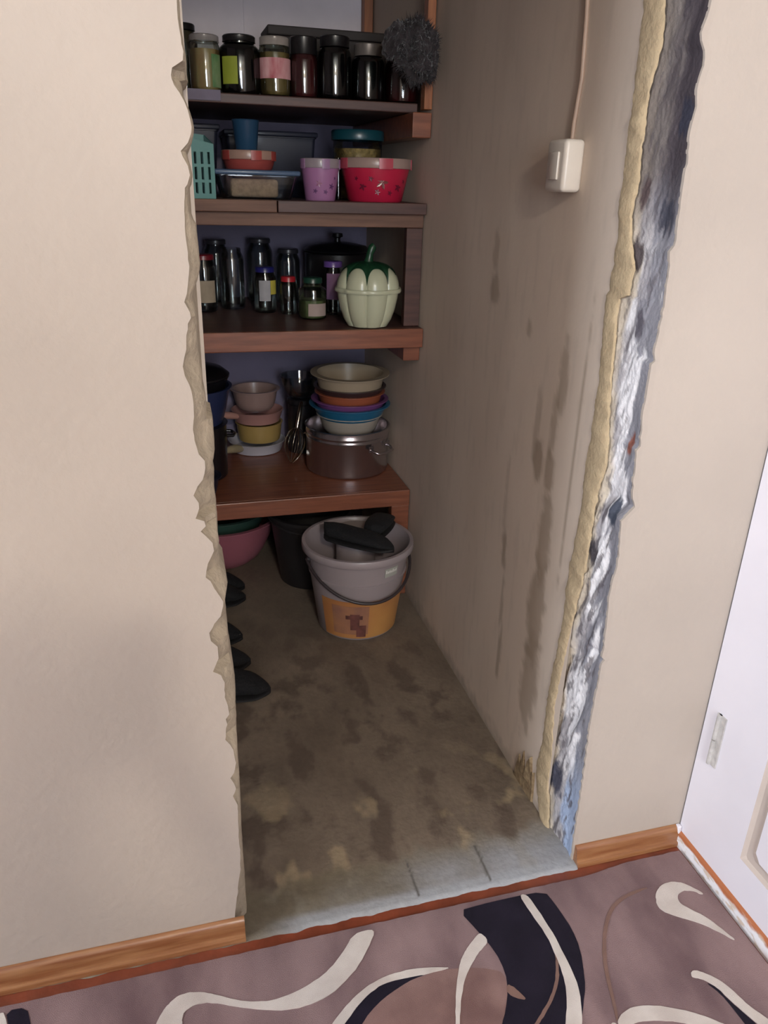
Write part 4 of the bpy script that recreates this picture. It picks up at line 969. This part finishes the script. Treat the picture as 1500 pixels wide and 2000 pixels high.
# tin, glass bowl and whisk
t = thing('tall_tin', 'tall black tin standing left of the steel pot', 'tin', (0.510, 1.875, S4))
obj('tin_body', lathe([(0, 0.001), (0.050, 0), (0.053, 0.003), (0.053, 0.205), (0.050, 0.207), (0, 0.206)], 36), enam, t, smooth=True)
obj('tin_lid', lathe([(0.050, 0.2075), (0.055, 0.208), (0.055, 0.226), (0.052, 0.229), (0, 0.228)], 36), enam, t, smooth=True)
bowl('clear glass bowl standing on the tall black tin', 0.510, 1.875, S4+0.230, 0.084, 0.090, GLC, name='glass_bowl', foot=0.45, rim=0.004, curve=0.45, th=0.004)
def whisk():
    t = thing('wire_whisk', 'metal wire whisk leaning against the tall black tin', 'whisk', (0.452, 1.70, S4))
    chrome = mat('chrome_wire', (214, 206, 190), 0.15, (8, 0.05), metal=1.0)
    tip = Vector((-0.012, 0.002, 0.005)); top = Vector((0.050, 0.100, 0.232))
    ax = (top-tip); L_ = ax.length; ax.normalize()
    e1 = ax.cross(Vector((0, 0, 1))).normalized(); e2 = ax.cross(e1)
    obj('handle', tube([tip+ax*(L_*0.56), tip+ax*(L_*0.62), tip+ax*(L_*0.8), tip+ax*(L_*0.96), top], [0.006, 0.0085, 0.009, 0.0085, 0.005], 12), chrome, t, smooth=True)
    for k in range(6):
        a = PI*k/6; e = e1*math.cos(a)+e2*math.sin(a)
        pts = []
        for i in range(25):
            u = i/24*2*PI
            s_ = (1-math.cos(u))/2             # 0 at handle, 1 at tip
            rad = 0.042*math.sin(PI*min(1.0, s_**0.8))**0.8 if 0 < s_ < 1 else 0
            sg = 1 if i <= 12 else -1
            p = tip+ax*(L_*0.58*(1-s_))+e*rad*sg
            p.z = max(p.z, 0.0016)
            pts.append(p)
        obj('wire', tube(pts, 0.0011, 5), chrome, t, smooth=True)
whisk()
# left end: black pot, blue basin, lids
t = thing('stew_pot', 'large black pot at the left end under the blue basin', 'pot', (0.060, 1.66, S4))
obj('pot_body', lathe([(0, 0.001), (0.120, 0), (0.126, 0.006), (0.130, 0.205), (0.135, 0.208), (0.127, 0.210), (0, 0.208)], 44), enam, t, smooth=True)
obj('handle', tube([(0.128, -0.03, 0.16), (0.150, -0.028, 0.158), (0.158, 0, 0.157), (0.150, 0.028, 0.158), (0.128, 0.03, 0.16)], 0.007, 10), enam, t, smooth=True)
bowl('dark blue basin on the large black pot', 0.060, 1.66, S4+0.212, 0.158, 0.135, plastic('royal_blue', (44, 56, 98)), name='basin', cat='basin', foot=0.74, rim=0.008, curve=0.8)
t = thing('roasting_pan', 'black lidded pan lying in the dark blue basin', 'pan', (0.060, 1.66, S4+0.290))
obj('pan_body', lathe([(0, 0.001), (0.112, 0), (0.118, 0.006), (0.146, 0.090), (0.150, 0.094), (0.142, 0.095), (0, 0.093)], 44), enam, t, smooth=True)
obj('pan_lid', lathe([(0.150, 0.0955), (0.151, 0.102), (0.125, 0.122), (0.06, 0.136), (0.016, 0.138), (0.014, 0.152), (0.024, 0.158), (0.020, 0.168), (0, 0.170)], 44), enam, t, smooth=True)
o = bowl('small dark navy bowl at the front left of the lowest shelf', 0.070, 1.435, S4, 0.078, 0.075, plastic('dark_navy', (34, 38, 58)), foot=0.6)
jar('empty glass tumbler between the navy bowl and the pan handle', 0.150, 1.865, S4, 0.028, 0.110, None, None, name='drinking_glass', neck=1.0, sh=0.7)['category'] = 'glass'

# ------------------------------------------------------------------ pantry floor
FZ = 0.0055
bk_m = mat('milky_bucket_plastic', (156, 144, 146), 0.4, (5, 0.06), coat=0.1)
t = thing('plastic_bucket', 'milky white bucket with yellow label and dark bail, black slippers on top', 'bucket', (0.592, 1.190, FZ))
HB, R0, R1 = 0.338, 0.140, 0.186
def rb(z): return R0+(R1-R0)*z/HB
obj('bucket_body', lathe([(0, 0.002), (R0-0.006, 0), (R0, 0.006), (rb(0.225), 0.225), (rb(0.225)+0.004, 0.226), (rb(0.234)+0.004, 0.234), (rb(0.235), 0.235), (rb(HB-0.03), HB-0.03), (R1+0.009, HB-0.028), (R1+0.012, HB-0.024), (R1+0.012, HB-0.003), (R1+0.010, HB), (R1-0.001, HB), (R1-0.004, HB-0.004), (R0-0.003, 0.008), (0, 0.006)], 72), bk_m, t, smooth=True)
yl = mat('yellow_printed_label', (186, 136, 78), 0.45, (5, 0.12), col2=(168, 108, 66))
def band(a0, a1, z0, z1, m, nm, th=0.0008, lab=None):
    return obj(nm, arc_patch(rb(z0)+0.0008, a0, a1, z0, z1, 24, th, rb(z1)+0.0008), m, t, smooth=True, label=lab)
band(-152, -28, 0.012, 0.168, yl, 'printed_label', lab='yellow printed label')
band(-136, -88, 0.030, 0.150, mat('pinkish_print', (166, 116, 84), 0.5, (18, 0.25), col2=(140, 98, 82)), 'label_picture', 0.0016, 'faded pinkish picture on the label')
band(-112, -100, 0.050, 0.118, mat('maroon_print', (118, 72, 66), 0.5, (30, 0.3)), 'label_print', 0.0024)
band(-104, -91, 0.020, 0.070, _m['maroon_print'], 'label_print', 0.0024)
band(-118, -96, 0.096, 0.112, _m['maroon_print'], 'label_print', 0.0024)
# small embossed price sticker near the rim
st = obj('sticker', arc_patch(rb(0.262)+0.001, -72, -54, 0.258, 0.292, 10, 0.0012, rb(0.292)+0.001), mat('grey_sticker', (168, 168, 160), 0.4, (14, 0.05)), t, smooth=True, label='small grey sticker below the rim')
white_ink = mat('pale_ink', (222, 220, 214), 0.5, (10, 0.03))
for k in range(7):
    a = -71+2.3*k; hgt = (0.012, 0.008, 0.010, 0.008, 0.012, 0.008, 0.010)[k]
    obj('sticker_mark', arc_patch(rb(0.275)+0.0024, a, a+1.5, 0.274, 0.274+hgt, 2, 0.0005, rb(0.285)+0.0024), white_ink, st)
bail_m = plastic('dark_grey_bail', (58, 48, 50), 0.5)
pts = []
for k in range(33):
    u = PI*k/32; a = PI + u           # hangs down on the door side
    zz = HB-0.052-0.112*math.sin(u)**1.1
    rr = rb(zz)+0.010+0.012*math.sin(u)
    pts.append((rr*math.cos(a+0.12), rr*math.sin(a+0.12), zz))
obj('bail', tube(pts, 0.0055, 10), bail_m, t, smooth=True)
for sg in (0, PI):
    a = sg+0.12; rr = rb(HB-0.052)+0.006
    b2 = lathe([(0, 0), (0.012, 0), (0.012, 0.012), (0, 0.012)], 16)
    bmesh.ops.rotate(b2, verts=b2.verts, cent=(0, 0, 0), matrix=Matrix.Rotation(a, 3, 'Z') @ Matrix.Rotation(PI/2, 3, 'Y'))
    bmesh.ops.translate(b2, verts=b2.verts, vec=((rr-0.008)*math.cos(a), (rr-0.008)*math.sin(a), HB-0.052))
    obj('bail_pivot', b2, bail_m, t, smooth=True)
# things in the bucket
bk2 = mat('black_rubber', (17, 15, 17), 0.7, (20, 0.15), (40, 0.2))
t2 = thing('storage_jar', 'pale lidded jar standing inside the milky bucket', 'jar', (0.600, 1.245, FZ+0.0075))
obj('jar_body', lathe([(0, 0.001), (0.066, 0), (0.07, 0.005), (0.072, 0.31), (0.068, 0.315), (0, 0.314)], 36), bk_m, t2, smooth=True)
obj('lid', lathe([(0.068, 0.3155), (0.076, 0.316), (0.077, 0.336), (0.073, 0.341), (0.03, 0.339), (0, 0.339)], 36), mat('plastic_grey_white', (150, 142, 138), 0.35, (8, 0.05)), t2, smooth=True)
def slipper(label, loc, rz, L_=0.27, group=None, rx=0.0, ry=0.0, w_=1.0, name='slipper', cat='slipper', tall=0.055):
    """soft black house shoe: sole and closed upper with an opening"""
    t = thing(name, label, cat, loc, rz, group); t.rotation_euler = (rx, ry, rz)
    def half(u):      # half width along the foot, 0 heel .. 1 toe
        return w_*(0.030+0.014*math.sin(PI*min(1, u*1.05))**0.8 + 0.006*u)*min(1, (u/0.10)**0.5 if u < 0.10 else 1)*min(1, ((1-u)/0.16)**0.5 if u > 0.84 else 1)
    def shape(z0, z1f, inset, n=36):
        bm = bmesh.new(); R = []
        m_ = 20
        for i in range(n+1):
            u = 0.001+0.998*i/n; hw = max(0.002, half(u)-inset); zt = z1f(u)
            ring = []
            for k in range(m_):
                a = 2*PI*k/m_
                y = hw*math.copysign(abs(math.cos(a))**0.85, math.cos(a)); s_ = math.sin(a)
                z = z0 + (zt-z0)*(0.5+0.5*math.copysign(abs(s_)**0.9, s_))
                ring.append(bm.verts.new((L_*(u-0.5), y, z)))
            R.append(ring)
        for p, q in zip(R, R[1:]):
            for k in range(m_): bm.faces.new((p[k], p[(k+1) % m_], q[(k+1) % m_], q[k]))
        bm.faces.new(R[0]); bm.faces.new(R[-1])
        return bm
    obj('sole', shape(0.0, lambda u: 0.014, 0.0), bk2, t, smooth=True)
    obj('upper', shape(0.014, lambda u: 0.014+tall*(1.0-0.35*sstep(0.45, 1.0, u)-0.12*sstep(0.2, 0.5, u))*min(1, max(0.02, (1-u)/0.22)**0.5), 0.002), mat('black_felt', (14, 13, 17), 0.9, (30, 0.2), (120, 0.4)), t, smooth=True)
    return t
GS = 'black slippers lying across the bucket rim'
slipper('black slipper lying slantwise across the front of the bucket rim', (0.580, 1.130, FZ+HB+0.003), math.radians(-40), 0.27, None, 0, 0, tall=0.045)
slipper('black slipper pointing back towards the shelf leg on the bucket rim', (0.684, 1.235, FZ+HB+0.003), math.radians(58), 0.20, None, 0, 0, tall=0.045)
# second, dark bucket behind
t = thing('plastic_bucket', 'dark bucket half hidden behind the milky one', 'bucket', (0.492, 1.575, FZ))
dk = plastic('charcoal', (38, 34, 36), 0.55)
obj('bucket_body', lathe([(0, 0.002), (0.118, 0), (0.124, 0.006), (0.160, 0.285), (0.170, 0.287), (0.170, 0.300), (0.158, 0.301), (0.121, 0.010), (0, 0.008)], 48), dk, t, smooth=True)
obj('bail', tube([(0.171*math.cos(PI+PI*k/20), 0.171*math.sin(PI+PI*k/20), 0.292-0.03*math.sin(PI*k/20)) for k in range(21)], 0.004, 8), dk, t, smooth=True)
bowl('large pink basin under the lowest shelf at left', 0.150, 1.840, FZ, 0.262, 0.205, plastic('basin_pink', (186, 112, 128)), name='basin', cat='basin', foot=0.52, rim=0.016, curve=0.62)
bowl('dark green basin nested in the large pink basin', 0.150, 1.840, FZ+0.075, 0.215, 0.155, plastic('basin_green', (62, 92, 82)), name='basin', cat='basin', foot=0.55, rim=0.016, curve=0.6)
GF = 'black shoes along the left side of the pantry floor'
slipper('black shoe on the pantry floor nearest the doorway', (0.085, 0.845, FZ), math.radians(-8), 0.285, None, name='shoe', cat='shoe', tall=0.085, w_=1.12)
slipper('black shoe on the pantry floor, second from the doorway', (0.040, 0.990, FZ), math.radians(4), 0.285, None, name='shoe', cat='shoe', tall=0.085, w_=1.1)
slipper('black shoe on the pantry floor, third from the doorway', (0.030, 1.170, FZ), math.radians(-6), 0.285, None, name='shoe', cat='shoe', tall=0.085, w_=1.1)
slipper('black shoe on the pantry floor next to the pink basin', (0.070, 1.420, FZ), math.radians(6), 0.285, None, name='shoe', cat='shoe', tall=0.085, w_=1.1)
slipper('black shoe on the pantry floor, second from the pink basin', (0.075, 1.530, FZ), math.radians(-3), 0.285, None, name='shoe', cat='shoe', tall=0.085, w_=1.1)
bpy.context.view_layer.update()

# ------------------------------------------------------------------ the person taking the picture, behind the camera (casts the soft shadow on the left wall)
def photographer():
    fw = Vector((B[0][2], B[1][2], B[2][2])); rt = Vector((B[0][0], B[1][0], B[2][0])); up = Vector((-B[0][1], -B[1][1], -B[2][1]))
    eye = Vector((0, -1.2, 1.5))
    pc = eye - fw*0.03 - up*0.062 + rt*0.026             # centre of the phone, just behind the lens
    ph = thing('smartphone', 'black smartphone held upright by the person behind the view', 'phone', pc)
    q = Matrix((rt, up, -fw)).transposed().to_4x4()
    ph.matrix_world = Matrix.Translation(pc) @ q
    obj('phone_body', box(-0.038, 0.038, -0.080, 0.080, -0.004, 0.004, 0.003), mat('black_phone_glass', (16, 16, 18), 0.2, (5, 0.1)), ph, smooth=True)
    t = thing('person', 'person in a dark sweater and jeans holding up a phone', 'person', (-0.055, -1.66, 0.0))
    o0 = Vector((-0.055, -1.66, 0.0))
    hr = pc - fw*0.045 - up*0.03 + rt*0.035; hl = pc - fw*0.045 - up*0.035 - rt*0.045
    V = []; E_ = []; Rr = []
    def v(p, r, parent=None):
        V.append(Vector(p)-o0); Rr.append(r); i = len(V)-1
        if parent is not None: E_.append((parent, i))
        return i
    X, Y = o0.x, o0.y
    pel = v((X, Y, 0.94), 0.135); wai = v((X, Y, 1.10), 0.125, pel); che = v((X, Y+0.01, 1.29), 0.140, wai); nk0 = v((X, Y+0.02, 1.44), 0.075, che); nk = v((X, Y+0.03, 1.52), 0.052, nk0)
    hd0 = v((X+0.005, Y+0.055, 1.60), 0.070, nk); hd1 = v((X+0.01, Y+0.060, 1.69), 0.092, hd0); v((X+0.01, Y+0.055, 1.76), 0.070, hd1)
    for sg, hand in ((1, hr), (-1, hl)):
        sh = v((X+sg*0.185, Y+0.01, 1.385), 0.062, che)
        el = v((X+sg*0.27, Y+0.14, 1.14), 0.043, sh)
        el2 = v(Vector((X+sg*0.27, Y+0.14, 1.14)).lerp(hand, 0.45), 0.038, el)
        wr = v(Vector((X+sg*0.27, Y+0.14, 1.14)).lerp(hand, 0.86), 0.026, el2)
        pa = v(hand, 0.030, wr)
        for k in range(4):
            b = hand + up*(0.022-0.016*k) + fw*0.020
            f1 = v(b, 0.009, pa); v(b - rt*sg*0.030 + fw*0.010, 0.008, f1)
        th = v(hand + up*0.020 - fw*0.012 - rt*sg*0.015, 0.011, pa); v(hand + up*0.045 - fw*0.006 - rt*sg*0.032, 0.009, th)
        hip = v((X+sg*0.095, Y, 0.86), 0.092, pel); kn = v((X+sg*0.11, Y+0.03, 0.48), 0.062, hip); an = v((X+sg*0.115, Y-0.01, 0.09), 0.043, kn); v((X+sg*0.125, Y+0.14, 0.05), 0.038, an)
    me = bpy.data.meshes.new('body'); me.from_pydata(V, E_, [])
    o = bpy.data.objects.new('body', me); C.objects.link(o); o.parent = t
    md = o.modifiers.new('skin', 'SKIN'); md.use_smooth_shade = True
    for i, sv in enumerate(me.skin_vertices[0].data): sv.radius = (Rr[i], Rr[i]*(0.78 if i in (pel, wai, che) else 1.0)); sv.use_root = (i == 0)
    sb = o.modifiers.new('sub', 'SUBSURF'); sb.levels = 1; sb.render_levels = 2
    m = bpy.data.materials.new('clothes_and_skin'); m.use_nodes = True
    nt = m.node_tree; N = nt.nodes; L = nt.links
    tc = N.new('ShaderNodeTexCoord'); sp = N.new('ShaderNodeSeparateXYZ'); L.new(tc.outputs['Object'], sp.inputs[0])
    rp = N.new('ShaderNodeValToRGB'); rp.color_ramp.interpolation = 'CONSTANT'
    dv = N.new('ShaderNodeMath'); dv.operation = 'DIVIDE'; dv.inputs[1].default_value = 2.0; L.new(sp.outputs['Z'], dv.inputs[0]); L.new(dv.outputs[0], rp.inputs['Fac'])
    el_ = rp.color_ramp.elements; el_[0].position = 0.0; el_[0].color = rgba((60, 70, 98)); el_[1].position = 0.475; el_[1].color = rgba((70, 66, 72))
    e = el_.new(0.755); e.color = rgba((204, 160, 136)); e = el_.new(0.85); e.color = rgba((70, 48, 36))
    mx = N.new('ShaderNodeMix'); mx.data_type = 'RGBA'; gt = N.new('ShaderNodeMath'); gt.operation = 'GREATER_THAN'; gt.inputs[1].default_value = 0.36
    L.new(sp.outputs['Y'], gt.inputs[0]); L.new(gt.outputs[0], mx.inputs['Factor']); L.new(rp.outputs['Color'], mx.inputs['A']); mx.inputs['B'].default_value = rgba((204, 160, 136))
    L.new(mx.outputs['Result'], N['Principled BSDF'].inputs['Base Color']); N['Principled BSDF'].inputs['Roughness'].default_value = 0.8
    me.materials.append(m)
photographer()
bpy.context.view_layer.update()
